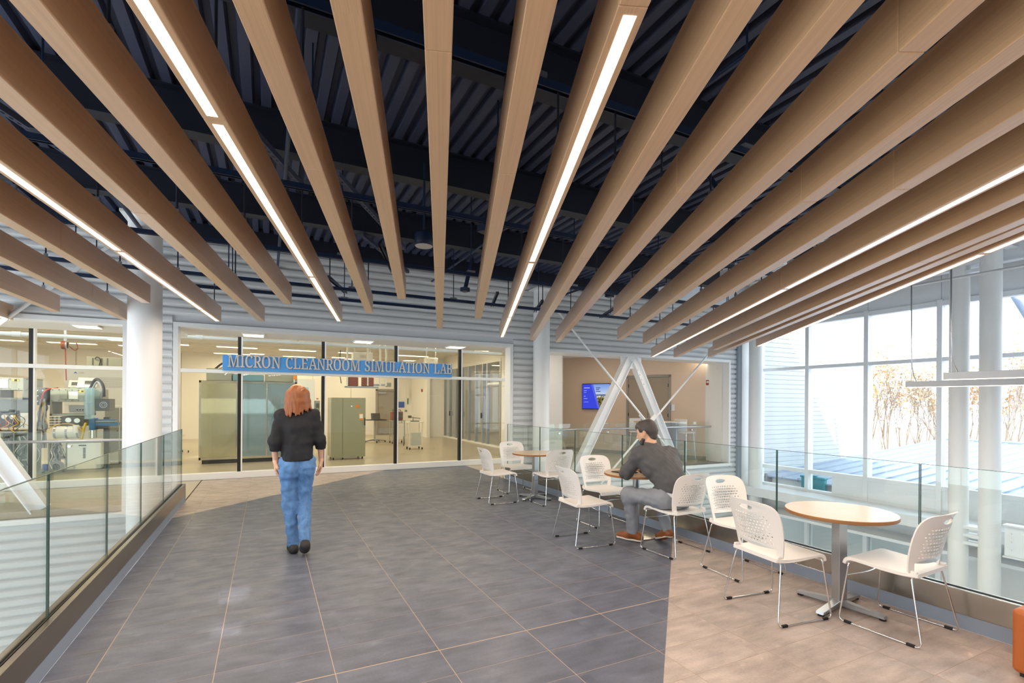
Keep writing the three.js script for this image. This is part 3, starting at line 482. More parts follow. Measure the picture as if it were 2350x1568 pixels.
{ const g = thing('tablet_computer', 'dark tablet lying on the table in front of the man', 'tablet', [3.72, 0.735, -4.6], 0.25); add('tablet_body', RB(-0.09, 0.09, 0.001, 0.01, -0.125, 0.125, 0.004), M.black, g); add('screen_glass', RB(-0.082, 0.082, 0.009, 0.0112, -0.115, 0.115, 0.001, 1), std(0x15171b, 0.08), g); }
{ // orange upholstered bench end at the right edge
  const g = thing('upholstered_bench', 'orange leather bench end at the right edge of the picture', 'bench', [3.81, 0, -1.26]);
  add('upholstery', RB(0, 0.42, 0.022, 0.385, 0, 1.1, 0.03, 4), M.leather, g); add('plinth', B(0.03, 0.39, 0, 0.025, 0.03, 1.07), M.black, g);
}

// ================= PEOPLE =================
// Round-cone bones joined by a smooth minimum, meshed with surface nets.
function sdf(bones, k) {
  const pre = bones.map(([a, b, ra, rb, sx = 1]) => { const d = [b[0] - a[0], b[1] - a[1], b[2] - a[2]], l2 = d[0] * d[0] + d[1] * d[1] + d[2] * d[2] || 1e-9; return { a, d, l2, ra, rb, sx }; });
  return (x, y, z) => { let s = 0, m = 1e9; const ds = [];
    for (const q of pre) { const px = x - q.a[0], py = y - q.a[1], pz = z - q.a[2], t = Math.max(0, Math.min(1, (px * q.d[0] + py * q.d[1] + pz * q.d[2]) / q.l2)); const dx = (px - t * q.d[0]), dy = py - t * q.d[1], dz = (pz - t * q.d[2]) * q.sx; const r = Math.sqrt(dx * dx + dy * dy + dz * dz) - (q.ra + t * (q.rb - q.ra)); ds.push(r); if (r < m) m = r; }
    for (const r of ds) if (r - m < 6 * k) s += Math.exp(-(r - m) / k);
    return m - k * Math.log(s); };
}
function nets(f, lo, hi, h) {
  const n = [0, 1, 2].map((i) => Math.ceil((hi[i] - lo[i]) / h) + 1), [nx, ny, nz] = n, F = new Float32Array(nx * ny * nz), id = (i, j, k) => i + nx * (j + ny * k);
  for (let k = 0; k < nz; k++) for (let j = 0; j < ny; j++) for (let i = 0; i < nx; i++) F[id(i, j, k)] = f(lo[0] + i * h, lo[1] + j * h, lo[2] + k * h);
  const vid = new Int32Array(nx * ny * nz).fill(-1), pos = [], idx = [], E = []; for (let a = 0; a < 8; a++) for (const b of [1, 2, 4]) if (!(a & b)) E.push([a, a | b]);
  for (let k = 0; k < nz - 1; k++) for (let j = 0; j < ny - 1; j++) for (let i = 0; i < nx - 1; i++) {
    const c = []; let m = 0; for (let a = 0; a < 8; a++) { c[a] = F[id(i + (a & 1), j + ((a >> 1) & 1), k + (a >> 2))]; if (c[a] < 0) m |= 1 << a; }
    if (m === 0 || m === 255) continue;
    let X = 0, Y = 0, Z = 0, q = 0; for (const [a, b] of E) if ((c[a] < 0) !== (c[b] < 0)) { const t = c[a] / (c[a] - c[b]); X += (a & 1) + t * ((b & 1) - (a & 1)); Y += ((a >> 1) & 1) + t * (((b >> 1) & 1) - ((a >> 1) & 1)); Z += (a >> 2) + t * ((b >> 2) - (a >> 2)); q++; }
    vid[id(i, j, k)] = pos.length / 3; pos.push(lo[0] + (i + X / q) * h, lo[1] + (j + Y / q) * h, lo[2] + (k + Z / q) * h);
  }
  for (let k = 1; k < nz - 1; k++) for (let j = 1; j < ny - 1; j++) for (let i = 1; i < nx - 1; i++) { const s = F[id(i, j, k)] < 0;
    for (const [u, v, w] of [[[1, 0, 0], [0, 1, 0], [0, 0, 1]], [[0, 1, 0], [0, 0, 1], [1, 0, 0]], [[0, 0, 1], [1, 0, 0], [0, 1, 0]]]) {
      if (s === F[id(i + u[0], j + u[1], k + u[2])] < 0) continue;
      const a = vid[id(i, j, k)], b = vid[id(i - v[0], j - v[1], k - v[2])], c = vid[id(i - v[0] - w[0], j - v[1] - w[1], k - v[2] - w[2])], d = vid[id(i - w[0], j - w[1], k - w[2])];
      if (a < 0 || b < 0 || c < 0 || d < 0) continue; if (s) idx.push(a, b, c, a, c, d); else idx.push(a, c, b, a, d, c); } }
  const g = new THREE.BufferGeometry(), N = new Float32Array(pos.length), e = h * 0.5;
  for (let i = 0; i < pos.length; i += 3) { const [x, y, z] = pos.slice(i, i + 3), gx = f(x + e, y, z) - f(x - e, y, z), gy = f(x, y + e, z) - f(x, y - e, z), gz = f(x, y, z + e) - f(x, y, z - e), l = Math.hypot(gx, gy, gz) || 1; N[i] = gx / l; N[i + 1] = gy / l; N[i + 2] = gz / l; }
  g.setAttribute('position', new THREE.Float32BufferAttribute(pos, 3)); g.setAttribute('normal', new THREE.BufferAttribute(N, 3)); g.setAttribute('uv', new THREE.BufferAttribute(new Float32Array(pos.length / 3 * 2), 2)); g.setIndex(idx); return g;
}
function blob(bones, k, h, carve) { // mesh the bones within their own bounds; carve(x, y, z, d) may cut the field
  const lo = [9, 9, 9], hi = [-9, -9, -9]; for (const [a, b, ra, rb] of bones) for (const [p, r] of [[a, ra], [b, rb]]) for (let i = 0; i < 3; i++) { lo[i] = Math.min(lo[i], p[i] - r - 3 * h - k); hi[i] = Math.max(hi[i], p[i] + r + 3 * h + k); }
  const f = sdf(bones, k); return nets(carve ? (x, y, z) => carve(x, y, z, f(x, y, z)) : f, lo, hi, h);
}
const lerp3 = (a, b, t) => [0, 1, 2].map((i) => a[i] + (b[i] - a[i]) * t);
function handBones(w, fwd, palmN, thumbSide, curl, L = 0.17) { // wrist, finger direction, palm normal, side of the thumb
  const F = V(...fwd).normalize(), N = V(...palmN).normalize(), S = new THREE.Vector3().crossVectors(F, N).multiplyScalar(thumbSide), W = V(...w), out = [], at = (f, s, n) => W.clone().addScaledVector(F, f * L).addScaledVector(S, s * L).addScaledVector(N, n * L).toArray();
  for (const s of [-0.17, -0.03, 0.11, 0.2]) out.push([at(0.02, s * 0.6, 0), at(0.47, s, 0.01), 0.017, 0.0135]);
  [[0.2, 0.44, 0.94], [0.075, 0.49, 1.02], [-0.055, 0.47, 0.97], [-0.175, 0.4, 0.84]].forEach(([s, r, len]) => { const a = at(r, s, 0), l = (len - r) * L; let p = V(...a), ang = curl * 0.5, rr = 0.0092;
    for (const part of [0.46, 0.31, 0.23]) { const d = F.clone().multiplyScalar(Math.cos(ang)).addScaledVector(N, Math.sin(ang)), q = p.clone().addScaledVector(d, l * part); out.push([p.toArray(), q.toArray(), rr, rr * 0.92]); p = q; rr *= 0.92; ang += curl; } });
  out.push([at(0.08, 0.2, 0.02), at(0.32, 0.36, 0.1), 0.0135, 0.0115], [at(0.32, 0.36, 0.1), at(0.54, 0.36, 0.18), 0.0112, 0.0095]);
  return out;
}
function headGeo(c, yaw, pitch, s = 1) { // skull, jaw, nose, ears, eye sockets, lips; faces -z before turning
  const b = [[[0, 0.035, 0.02], [0, 0.03, -0.012], 0.083, 0.078], [[0, -0.01, -0.03], [0, -0.085, -0.062], 0.062, 0.034], [[0.03, -0.03, -0.02], [0.02, -0.08, -0.045], 0.045, 0.03], [[-0.03, -0.03, -0.02], [-0.02, -0.08, -0.045], 0.045, 0.03], [[0, 0.03, -0.085], [0, -0.02, -0.112], 0.009, 0.014], [[0, -0.115, 0.02], [0, -0.06, 0.02], 0.05, 0.05]];
  for (const q of [-1, 1]) { b.push([[q * 0.079, 0.022, 0.012], [q * 0.078, -0.018, 0.002], 0.014, 0.01], [[q * 0.035, 0.038, -0.078], [q * 0.02, 0.04, -0.084], 0.01, 0.009]); }
  b.push([[-0.018, -0.052, -0.088], [0.018, -0.052, -0.088], 0.008, 0.008]);
  const g = blob(b, 0.008, 0.005, (x, y, z, d) => Math.max(d, 0.013 - Math.hypot(Math.abs(x) - 0.032, (y - 0.018) * 1.3, z + 0.09)));
  return g.rotateX(pitch).rotateY(yaw).scale(s, s, s).translate(...c);
}
function fold(g, amp, fx, fy, dir = 1) { // cloth creases as real displacement
  const p = g.attributes.position, n = g.attributes.normal; for (let i = 0; i < p.count; i++) { const x = p.getX(i), y = p.getY(i), z = p.getZ(i), d = amp * (n2(x * fx + z * fx, y * fy) + 0.5 * n2b(x * fx * 2 + 3, (y + dir * x * 0.6) * fy * 1.7)); p.setXYZ(i, x + n.getX(i) * d, y + n.getY(i) * d, z + n.getZ(i) * d); } g.computeVertexNormals(); return muv(g); }
{ // woman walking away from the viewer
  const g = thing('person', 'person with long red hair in a black top and blue jeans walking away', 'person', [0.285, 0, -5.56], 0.04);
  const hipL = [-0.085, 0.9, 0], hipR = [0.085, 0.9, 0], kneeL = [-0.07, 0.49, -0.04], ankL = [-0.03, 0.085, 0.0], kneeR = [0.075, 0.5, -0.06], ankR = [0.055, 0.17, 0.2], shL = [-0.155, 1.395, 0.01], shR = [0.155, 1.395, 0.01], elL = [-0.215, 1.14, 0.05], wrL = [-0.2, 0.935, -0.03], elR = [0.215, 1.14, 0.03], wrR = [0.235, 0.925, -0.05], chest = [0, 1.28, 0], waist = [0, 1.06, 0], pel = [0, 0.95, 0], neck = [0, 1.44, 0.01], head = [0.0, 1.6, -0.02];
  const skin = mg([blob([[pel, waist, 0.11, 0.1], [waist, chest, 0.1, 0.11], [chest, neck, 0.09, 0.05], [neck, [0, 1.56, 0], 0.05, 0.05], [shL, elL, 0.04, 0.035], [elL, wrL, 0.034, 0.024], [shR, elR, 0.04, 0.035], [elR, wrR, 0.034, 0.024], [shL, shR, 0.045, 0.045], [hipL, kneeL, 0.07, 0.045], [kneeL, ankL, 0.045, 0.032], [hipR, kneeR, 0.07, 0.045], [kneeR, ankR, 0.045, 0.032]], 0.02, 0.012), blob([[lerp3(elL, wrL, 0.6), wrL, 0.028, 0.023], ...handBones(wrL, [0.05, -1, -0.15], [1, 0, 0], 1, 0.35)], 0.005, 0.004), blob([[lerp3(elR, wrR, 0.6), wrR, 0.028, 0.023], ...handBones(wrR, [-0.05, -1, -0.1], [-1, 0, 0], -1, 0.35)], 0.005, 0.004), headGeo(head, 0, 0.05)]);
  add('body', skin, M.skin, g);
  const trousers = blob([[[-0.06, 0.93, 0.0], [0.06, 0.93, 0.0], 0.105, 0.105], [[-0.07, 0.88, 0.045], [-0.075, 0.83, 0.03], 0.09, 0.088], [[0.07, 0.88, 0.045], [0.075, 0.83, 0.03], 0.09, 0.088], [hipL, kneeL, 0.088, 0.064], [kneeL, ankL, 0.064, 0.055], [hipR, kneeR, 0.088, 0.064], [kneeR, ankR, 0.064, 0.054]], 0.012, 0.01, (x, y, z, d) => Math.max(d, y - 1.0, 0.055 - y));
  add('jeans', fold(trousers, 0.006, 9, 11), M.jeans, g);
  const cutS = (x, y, z, d) => { const up = Math.max(0.935 - y, Math.hypot(x, z - 0.01) < 0.085 ? y - 1.475 : -1); return Math.max(d, x < -0.15 && y < 1.05 ? 1.04 - y : -1, x > 0.15 && y < 1.05 ? 1.04 - y : -1, up); };
  const shirt = blob([[[-0.03, 0.96, 0.02], [-0.02, 1.1, 0.01], 0.118, 0.112], [[0.03, 0.96, 0.02], [0.02, 1.1, 0.01], 0.118, 0.112], [[-0.03, 1.1, 0.01], [-0.045, 1.28, 0.02], 0.11, 0.108], [[0.03, 1.1, 0.01], [0.045, 1.28, 0.02], 0.11, 0.108], [[-0.1, 1.37, 0.015], [0.1, 1.37, 0.015], 0.072, 0.072], [shL, shR, 0.052, 0.052], [neck, [0, 1.46, 0.01], 0.062, 0.056], [shL, elL, 0.056, 0.05], [elL, lerp3(elL, wrL, 0.75), 0.05, 0.046], [shR, elR, 0.056, 0.05], [elR, lerp3(elR, wrR, 0.75), 0.05, 0.046]], 0.014, 0.01, cutS);
  add('top', fold(shirt, 0.006, 7, 8), M.blackShirt, g);
  const hb = [[[0, 1.62, 0.0], [0, 1.61, 0.03], 0.092, 0.094]]; const r5 = rng(5); for (let i = 0; i < 26; i++) { const a = -0.35 + (i / 25) * (Math.PI + 0.7), x = Math.cos(a) * 0.078, z = Math.sin(a) * 0.07 + 0.015, l = 1.385 + r5() * 0.06 + 0.03 * Math.cos(a); hb.push([[x, 1.62, z], [x * 1.18, 1.54, z * 1.12], 0.028, 0.024], [[x * 1.18, 1.54, z * 1.12], [x * (1.3 + r5() * 0.6), l, z * 1.15 + 0.015], 0.022, 0.006]); }
  add('hair', fold(blob(hb, 0.006, 0.006), 0.003, 40, 6), M.hairRed, g);
  for (const [an, toe, lift] of [[ankL, [-0.04, 0.035, -0.17], 0], [ankR, [0.06, 0.04, 0.12], 1]]) { const heel = lift ? [an[0], an[1] - 0.05, an[2] + 0.05] : [an[0], 0.04, an[2] + 0.045]; add('shoe', blob([[heel, lerp3(heel, toe, 0.55), 0.042, 0.045], [lerp3(heel, toe, 0.55), toe, 0.046, 0.033], [an, heel, 0.04, 0.04]], 0.01, 0.008, (x, y, z, d) => Math.max(d, 0.0 - y, y - an[1] - 0.03)), M.darkShoe, g); }
}
{ // man seated at the middle table
  const g = thing('person', 'bearded person with short dark hair in a grey shirt seated at a table', 'person', [3.74, 0, -3.9]);
  const hipL = [-0.06, 0.545, -0.02], hipR = [0.14, 0.545, 0.0], kneeL = [-0.16, 0.53, -0.45], ankL = [-0.09, 0.11, -0.47], kneeR = [0.24, 0.52, -0.42], ankR = [0.215, 0.15, -0.26], shL = [-0.165, 0.985, -0.27], shR = [0.2, 0.975, -0.2], elL = [-0.19, 0.775, -0.46], wrL = [-0.01, 0.775, -0.62], elR = [0.29, 0.775, -0.42], wrR = [0.13, 0.775, -0.62], pel = [0.04, 0.58, 0.0], waist = [0.03, 0.72, -0.03], chest = [0.02, 0.88, -0.16], neck = [0.005, 1.05, -0.27], head = [-0.005, 1.215, -0.34];
  add('body', mg([blob([[pel, waist, 0.13, 0.125], [waist, chest, 0.125, 0.13], [chest, neck, 0.11, 0.056], [neck, [0, 1.16, -0.315], 0.056, 0.054], [shL, shR, 0.055, 0.055], [shL, elL, 0.05, 0.042], [elL, wrL, 0.04, 0.028], [shR, elR, 0.05, 0.042], [elR, wrR, 0.04, 0.028], [hipL, kneeL, 0.085, 0.055], [kneeL, ankL, 0.055, 0.036], [hipR, kneeR, 0.085, 0.055], [kneeR, ankR, 0.055, 0.036]], 0.02, 0.013), blob([[lerp3(elL, wrL, 0.7), wrL, 0.033, 0.027], ...handBones(wrL, [0.85, 0.0, -0.5], [0, -1, 0], 1, 0.3)], 0.005, 0.004), blob([[lerp3(elR, wrR, 0.7), wrR, 0.033, 0.027], ...handBones(wrR, [-0.7, 0.05, -0.7], [0, -1, 0], -1, 0.3)], 0.005, 0.004), headGeo(head, 0.42, -0.3, 1.06)]), M.skin, g);
  add('trousers', fold(blob([[hipL, hipR, 0.125, 0.125], [[0.04, 0.6, 0.03], [0.04, 0.56, 0.02], 0.14, 0.14], [hipL, kneeL, 0.105, 0.078], [kneeL, [-0.155, 0.5, -0.46], 0.076, 0.074], [kneeL, ankL, 0.076, 0.058], [hipR, kneeR, 0.105, 0.078], [kneeR, ankR, 0.076, 0.056]], 0.018, 0.012, (x, y, z, d) => Math.max(d, z > -0.2 ? y - 0.68 : -1, 0.463 - y > 0 && z > -0.28 && y > 0.3 ? 0.463 - y : -1, 0.085 - y)), 0.006, 9, 9), M.greyPants, g);
  add('undershirt', blob([[[0.035, 0.6, 0.03], [0.03, 0.7, -0.005], 0.148, 0.142]], 0.01, 0.012, (x, y, z, d) => Math.max(d, 0.585 - y, y - 0.7)), M.undershirt, g);
  const cutM = (x, y, z, d) => Math.max(d, 0.628 - y + 0.25 * Math.min(0, z), Math.hypot(x - 0.005, z + 0.285) < 0.075 ? y - 1.115 : -1);
  add('shirt', fold(blob([[[0.035, 0.62, 0.02], [0.03, 0.74, -0.03], 0.155, 0.158], [[0.03, 0.74, -0.03], [0.02, 0.88, -0.15], 0.158, 0.155], [[-0.07, 0.87, -0.17], [0.12, 0.87, -0.13], 0.13, 0.13], [[-0.1, 0.96, -0.25], [0.13, 0.96, -0.2], 0.095, 0.095], [shL, shR, 0.082, 0.082], [[0.005, 1.0, -0.25], [0.003, 1.1, -0.29], 0.078, 0.066], [shL, elL, 0.082, 0.066], [elL, lerp3(elL, wrL, 0.85), 0.064, 0.045], [shR, elR, 0.082, 0.066], [elR, lerp3(elR, wrR, 0.85), 0.064, 0.045]], 0.022, 0.011, cutM), 0.0075, 7, 9, 2), M.greyShirt, g);
  const hg = blob([[[0, 0.052, 0.03], [0, 0.058, -0.03], 0.087, 0.08], [[0, 0.0, 0.055], [0, -0.045, 0.05], 0.066, 0.05], [[0.05, 0.03, 0.01], [0.05, 0.06, -0.02], 0.042, 0.045], [[-0.05, 0.03, 0.01], [-0.05, 0.06, -0.02], 0.042, 0.045]], 0.01, 0.006, (x, y, z, d) => Math.max(d, z < -0.045 ? 0.075 - y : -1, z < 0.0 && Math.abs(x) > 0.05 ? 0.012 - y : -1, 0.018 - Math.hypot((Math.abs(x) - 0.08) * 0.5, y - 0.005, z - 0.008)));
  add('hair', fold(hg.rotateX(-0.3).rotateY(0.42).scale(1.06, 1.06, 1.06).translate(...head), 0.002, 60, 60), M.hairDark, g);
  add('beard', blob([[[-0.054, -0.055, -0.03], [-0.032, -0.083, -0.062], 0.021, 0.022], [[0.054, -0.055, -0.03], [0.032, -0.083, -0.062], 0.021, 0.022], [[-0.03, -0.085, -0.066], [0.03, -0.085, -0.066], 0.025, 0.025]], 0.008, 0.005).rotateX(-0.3).rotateY(0.42).scale(1.06, 1.06, 1.06).translate(...head), M.hairDark, g);
  const shoe = (ank, heel, toe, up) => { const s = add('shoe', blob([[heel, lerp3(heel, toe, 0.5), 0.04, 0.045], [lerp3(heel, toe, 0.5), toe, 0.046, 0.034], [ank, heel, 0.046, 0.042], [[ank[0], ank[1] - 0.02, ank[2]], lerp3(heel, toe, 0.6), 0.046, 0.036]], 0.01, 0.006, (x, y, z, d) => Math.max(d, y - ank[1] - 0.005)), M.tanShoe, g);
    const dn = up ? 0.02 : 0.028, h2 = [heel[0], heel[1] - dn, heel[2]], t2 = [toe[0], Math.max(0.012, toe[1] - 0.02), toe[2]]; add('sole', blob([[h2, lerp3(h2, t2, 0.5), 0.043, 0.047], [lerp3(h2, t2, 0.5), t2, 0.048, 0.036]], 0.006, 0.005, (x, y, z, d) => { const t = Math.max(0, Math.min(1, ((x - h2[0]) * (t2[0] - h2[0]) + (z - h2[2]) * (t2[2] - h2[2])) / ((t2[0] - h2[0]) ** 2 + (t2[2] - h2[2]) ** 2))), yc = h2[1] + t * (t2[1] - h2[1]); return Math.max(d, y - yc - 0.008, yc - 0.014 - y, -y); }), M.sole, s); };
  shoe(ankL, [-0.035, 0.05, -0.42], [-0.135, 0.04, -0.64], 0); shoe(ankR, [0.215, 0.11, -0.22], [0.22, 0.04, -0.4], 1);
}

// ================= SIGN, LOUNGE, LAB CONTENTS =================
const font = await new FontLoader().loadAsync('fonts/droid/droid_serif_regular.typeface.json');
const fontS = await new FontLoader().loadAsync('fonts/droid/droid_sans_regular.typeface.json');
function textGeo(str, size, depth, f = font) { const g = new TextGeometry(str, { font: f, size, depth, curveSegments: 5, bevelEnabled: true, bevelThickness: depth * 0.12, bevelSize: size * 0.022, bevelSegments: 1 }); g.computeBoundingBox(); const b = g.boundingBox; return g.translate(-b.min.x, 0, 0); }
{
  const g = thing('wall_sign', 'blue sign with raised letters reading MICRON CLEANROOM SIMULATION LAB', 'sign', [-0.765, 2.13, ZG + 0.06]);
  add('sign_board', RB(0, 4.685, 0, 0.305, 0, 0.05, 0.006, 1), M.signBlue, g);
  const words = 'MICRON CLEANROOM SIMULATION LAB', full = textGeo(words, 0.235, 0.03); full.computeBoundingBox(); const k = 4.5 / full.boundingBox.max.x;
  let x = 0.09; for (const ch of words) { if (ch === ' ') { x += 0.124 * k; continue; } const q = textGeo(ch, 0.235, 0.03); q.computeBoundingBox(); add('letter', q.scale(k, 1, 1).translate(x, 0.07, 0.056), M.letter, g); const adv = font.data.glyphs[ch].ha / font.data.resolution * 0.235; x += adv * k; }
}
function eq(name, label, cat, pos, parts, turn = 0, group) { const g = thing(name, label, cat, pos, turn, group); for (const [n, geo, mat] of parts) add(n, geo, mat, g); return g; }
// ---- ceiling lamps of the lab: glowing panel + area light ----
const lampSpots = []; for (const z of [-12.9, -16.0]) for (const x of [-6.5, -4.2, -1.9, 0.6, 3.0, 5.4]) lampSpots.push([x, z]); for (const x of [-2.9, -0.9, 1.0, 3.0, 5.2]) lampSpots.push([x, -19.6]); for (const x of [-7.4, -5.6, -3.8]) lampSpots.push([x, -20.9]); for (const x of [-1.2, 1.2, 3.6]) lampSpots.push([x, -22.4]); lampSpots.push([9.3, -17.6]);
lampSpots.forEach(([x, z], i) => {
  const g = thing('lab_ceiling_lamp', `ceiling lamp of the laboratory, ${ORD[lampSpots.filter((q) => q[1] === z && q[0] < x).length].replace('leftmost', 'first')} from the left in the ${z > -14 ? 'first row' : z > -17 ? 'second row' : x > 7 ? 'room beyond the folding doors' : z > -20 ? 'third row' : z > -22 ? 'left bay row' : 'last row'}`, 'lamp', [x, 3.36, z], 0, 'ceiling lamps of the laboratory');
  add('lamp_housing', B(-0.63, 0.63, 0, 0.08, -0.16, 0.16), M.white, g); add('lamp_diffuser', B(-0.6, 0.6, -0.01, 0.001, -0.13, 0.13), M.panelLamp, g); area(1.2, 0.26, [0, -0.015, 0], LABC, LAB, g);
});
// recess and lounge downlights
const spots = [[-0.2, 2.64, -9.55], [1.6, 2.64, -9.55], [3.4, 2.64, -9.55], [-2.6, 2.72, -10.4], [-4.6, 2.72, -10.4], [6.3, 2.95, -10.6], [8.3, 2.95, -10.4], [7.9, 2.95, -12.0], [10.6, 2.95, -9.7]];
spots.forEach(([x, y, z], i) => { const g = thing('recessed_lamp', ['recessed square lamp over the left end of the lab recess', 'recessed square lamp over the middle of the lab recess', 'recessed square lamp over the right end of the lab recess', 'recessed square lamp nearest the left opening', 'recessed square lamp deeper behind the left opening', 'recessed square lamp behind the right column', 'recessed square lamp above the V brace', 'recessed square lamp over the lounge screen', 'recessed square lamp at the right end of the lounge'][i], 'lamp', [x, y, z]); add('lamp_housing', B(-0.17, 0.17, 0.001, 0.022, -0.17, 0.17), M.white, g); add('lamp_diffuser', B(-0.15, 0.15, -0.006, 0.001, -0.15, 0.15), M.panelLamp, g); area(0.3, 0.3, [0, -0.01, 0], i > 4 ? new THREE.Color(1, 0.85, 0.68) : LABC, i > 4 ? 24 : i < 3 ? 42 : 18, g); });
// ---- lounge: screen, double door, plates, table, stools ----
const onLounge = (x, z) => { const c = Math.cos(loungeTurn), s = Math.sin(loungeTurn); return [9.2 + x * c - z * s, -12.7 + x * s + z * c]; };
const LT = -loungeTurn;
{
  const [x, z] = onLounge(-0.02, 0.03), g = thing('wall_screen', 'wall screen with a blue page and a landscape picture on the tan wall', 'screen', [x, 1.34, z], LT);
  add('screen_case', RB(-0.49, 0.49, 0, 0.8, 0, 0.06, 0.008), M.black, g);
  const t = canvasTex(512, 416, (c, w, h) => {
    const sky = c.createLinearGradient(0, 0, 0, h * 0.5); sky.addColorStop(0, '#7fa2f4'); sky.addColorStop(1, '#e4ecfb'); c.fillStyle = sky; c.fillRect(0, 0, w, h * 0.55);
    c.fillStyle = '#3c5a86'; c.fillRect(0, h * 0.42, w, h * 0.05); const r = rng(3); for (let i = 0; i < 900; i++) { c.fillStyle = ['#5d6a2e', '#8d7a35', '#3f4f24', '#a98b4a', '#c2a35c'][i % 5]; c.beginPath(); c.arc(r() * w, h * (0.47 + r() * 0.53), 3 + r() * 7, 0, 7); c.fill(); }
    c.fillStyle = '#d8d8d2'; c.beginPath(); c.moveTo(w * 0.62, h); c.lineTo(w * 0.8, h * 0.62); c.lineTo(w * 0.84, h * 0.62); c.lineTo(w * 0.76, h); c.fill();
    c.fillStyle = '#3a48ea'; c.beginPath(); c.moveTo(0, 0); c.lineTo(w * 0.32, 0); c.lineTo(w * 0.58, h); c.lineTo(0, h); c.fill();
    c.fillStyle = '#5b6cf4'; c.beginPath(); c.moveTo(w * 0.32, 0); c.lineTo(w * 0.4, 0); c.lineTo(w * 0.64, h); c.lineTo(w * 0.58, h); c.fill();
    c.fillStyle = '#b9c3ff'; for (const [y, l, hh] of [[0.13, 0.22, 14], [0.25, 0.11, 8], [0.33, 0.09, 6], [0.48, 0.06, 10], [0.58, 0.13, 8], [0.72, 0.17, 6]]) c.fillRect(w * 0.06, h * y, w * l, hh);
    c.fillStyle = '#2b3a8c'; for (const [y, l] of [[0.14, 0.16], [0.21, 0.12], [0.28, 0.17]]) c.fillRect(w * 0.5, h * y, w * l, 12);
  });
  add('screen_picture', new THREE.PlaneGeometry(0.95, 0.76).translate(0, 0.4, 0.062), std(0x000000, 0.25, 0, { emissive: 0xffffff, emissiveMap: t, emissiveIntensity: 0.85 }), g);
  const l = new THREE.RectAreaLight(new THREE.Color(0.45, 0.5, 1), 0.8, 0.95, 0.76); l.position.set(0, 0.4, 0.07); l.rotation.y = Math.PI; l.castShadow = true; g.add(l);
}
{
  const [x, z] = onLounge(1.03, 0), g = thing('door_1', 'grey double door in the tan lounge wall', 'door', [x, 0, z], LT); g.userData.kind = 'structure'; delete g.userData.category;
  add('door_frame', mg([B(-0.06, 0, 0, 2.35, -0.01, 0.04), B(1.22, 1.28, 0, 2.35, -0.01, 0.04), B(-0.06, 1.28, 2.29, 2.36, -0.01, 0.04)]), M.greyDoor, g);
  add('door_leaf', RB(0.005, 0.605, 0.01, 2.28, 0.001, 0.03, 0.004, 1), std(0xa39481, 0.55), g); add('door_leaf', RB(0.615, 1.215, 0.01, 2.28, 0.001, 0.03, 0.004, 1), std(0xa39481, 0.55), g);
  for (const y of [0.3, 1.15, 2.0]) for (const xx of [0.0, 1.205]) add('hinge', B(xx, xx + 0.02, y, y + 0.1, 0.03, 0.045), M.black, g);
}
{ const [x, z] = onLounge(2.28, 0.002); eq('room_sign', 'small white and blue room sign beside the double door', 'sign', [x, 1.33, z], [['sign_plate', RB(0, 0.15, 0, 0.18, 0, 0.012, 0.002, 1), M.white], ['blue_band', B(0.005, 0.05, 0.005, 0.175, 0.012, 0.014), M.signBlue]], LT); }
{ const [x, z] = onLounge(3.29, 0.002); eq('alarm_strobe', 'red alarm strobe high on the tan lounge wall', 'alarm', [x, 2.04, z], [['alarm_body', RB(0, 0.09, 0, 0.14, 0, 0.05, 0.008), M.cableRed], ['lens', RB(0.02, 0.07, 0.06, 0.11, 0.045, 0.06, 0.004), M.white]], LT); }
eq('junction_box', 'small grey box on the white jamb of the right opening', 'box', [10.69, 2.42, -9.45], [['box_body', RB(-0.02, 0.02, 0, 0.1, -0.12, 0.12, 0.006), M.alu], ['knob', C(0.02, 0.02, -0.03, 0.05, 0.06, 'x', 12), M.white]]);
{ const g = thing('bar_table', 'high wooden bar table beyond the right opening', 'table', [8.7, 0, -10.15]); add('table_top', muv(RB(0, 1.15, 1.03, 1.07, -0.25, 0.25, 0.006)), M.tableTop, g); for (const x of [0.06, 1.09]) add('leg', RB(x - 0.025, x + 0.025, 0, 1.03, -0.2, 0.2, 0.004), M.alu, g); }
{ const stool = (label, x, z, t) => { const g = thing('bar_stool', label, 'stool', [x, 0, z], t, 'bar stools at the lounge table'); add('seat', RB(-0.2, 0.2, 0.74, 0.77, -0.2, 0.2, 0.014), M.chairShell, g); add('backrest', RB(-0.2, 0.2, 0.8, 1.12, 0.17, 0.2, 0.012), M.chairShell, g); for (const sx of [-1, 1]) for (const sz of [-1, 1]) add('leg', rod([sx * 0.16, 0.74, sz * 0.16], [sx * 0.2, 0, sz * 0.22], 0.01), M.chrome, g); add('foot_ring', bentTube([[-0.18, 0.28, -0.2], [0.18, 0.28, -0.2], [0.18, 0.28, 0.2], [-0.18, 0.28, 0.2], [-0.18, 0.28, -0.2]], 0.008, 0.02), M.chrome, g); };
  stool('white bar stool at the right end of the lounge table', 10.08, -9.95, -1.4); stool('white bar stool behind the lounge table, half hidden', 9.2, -10.75, Math.PI); }
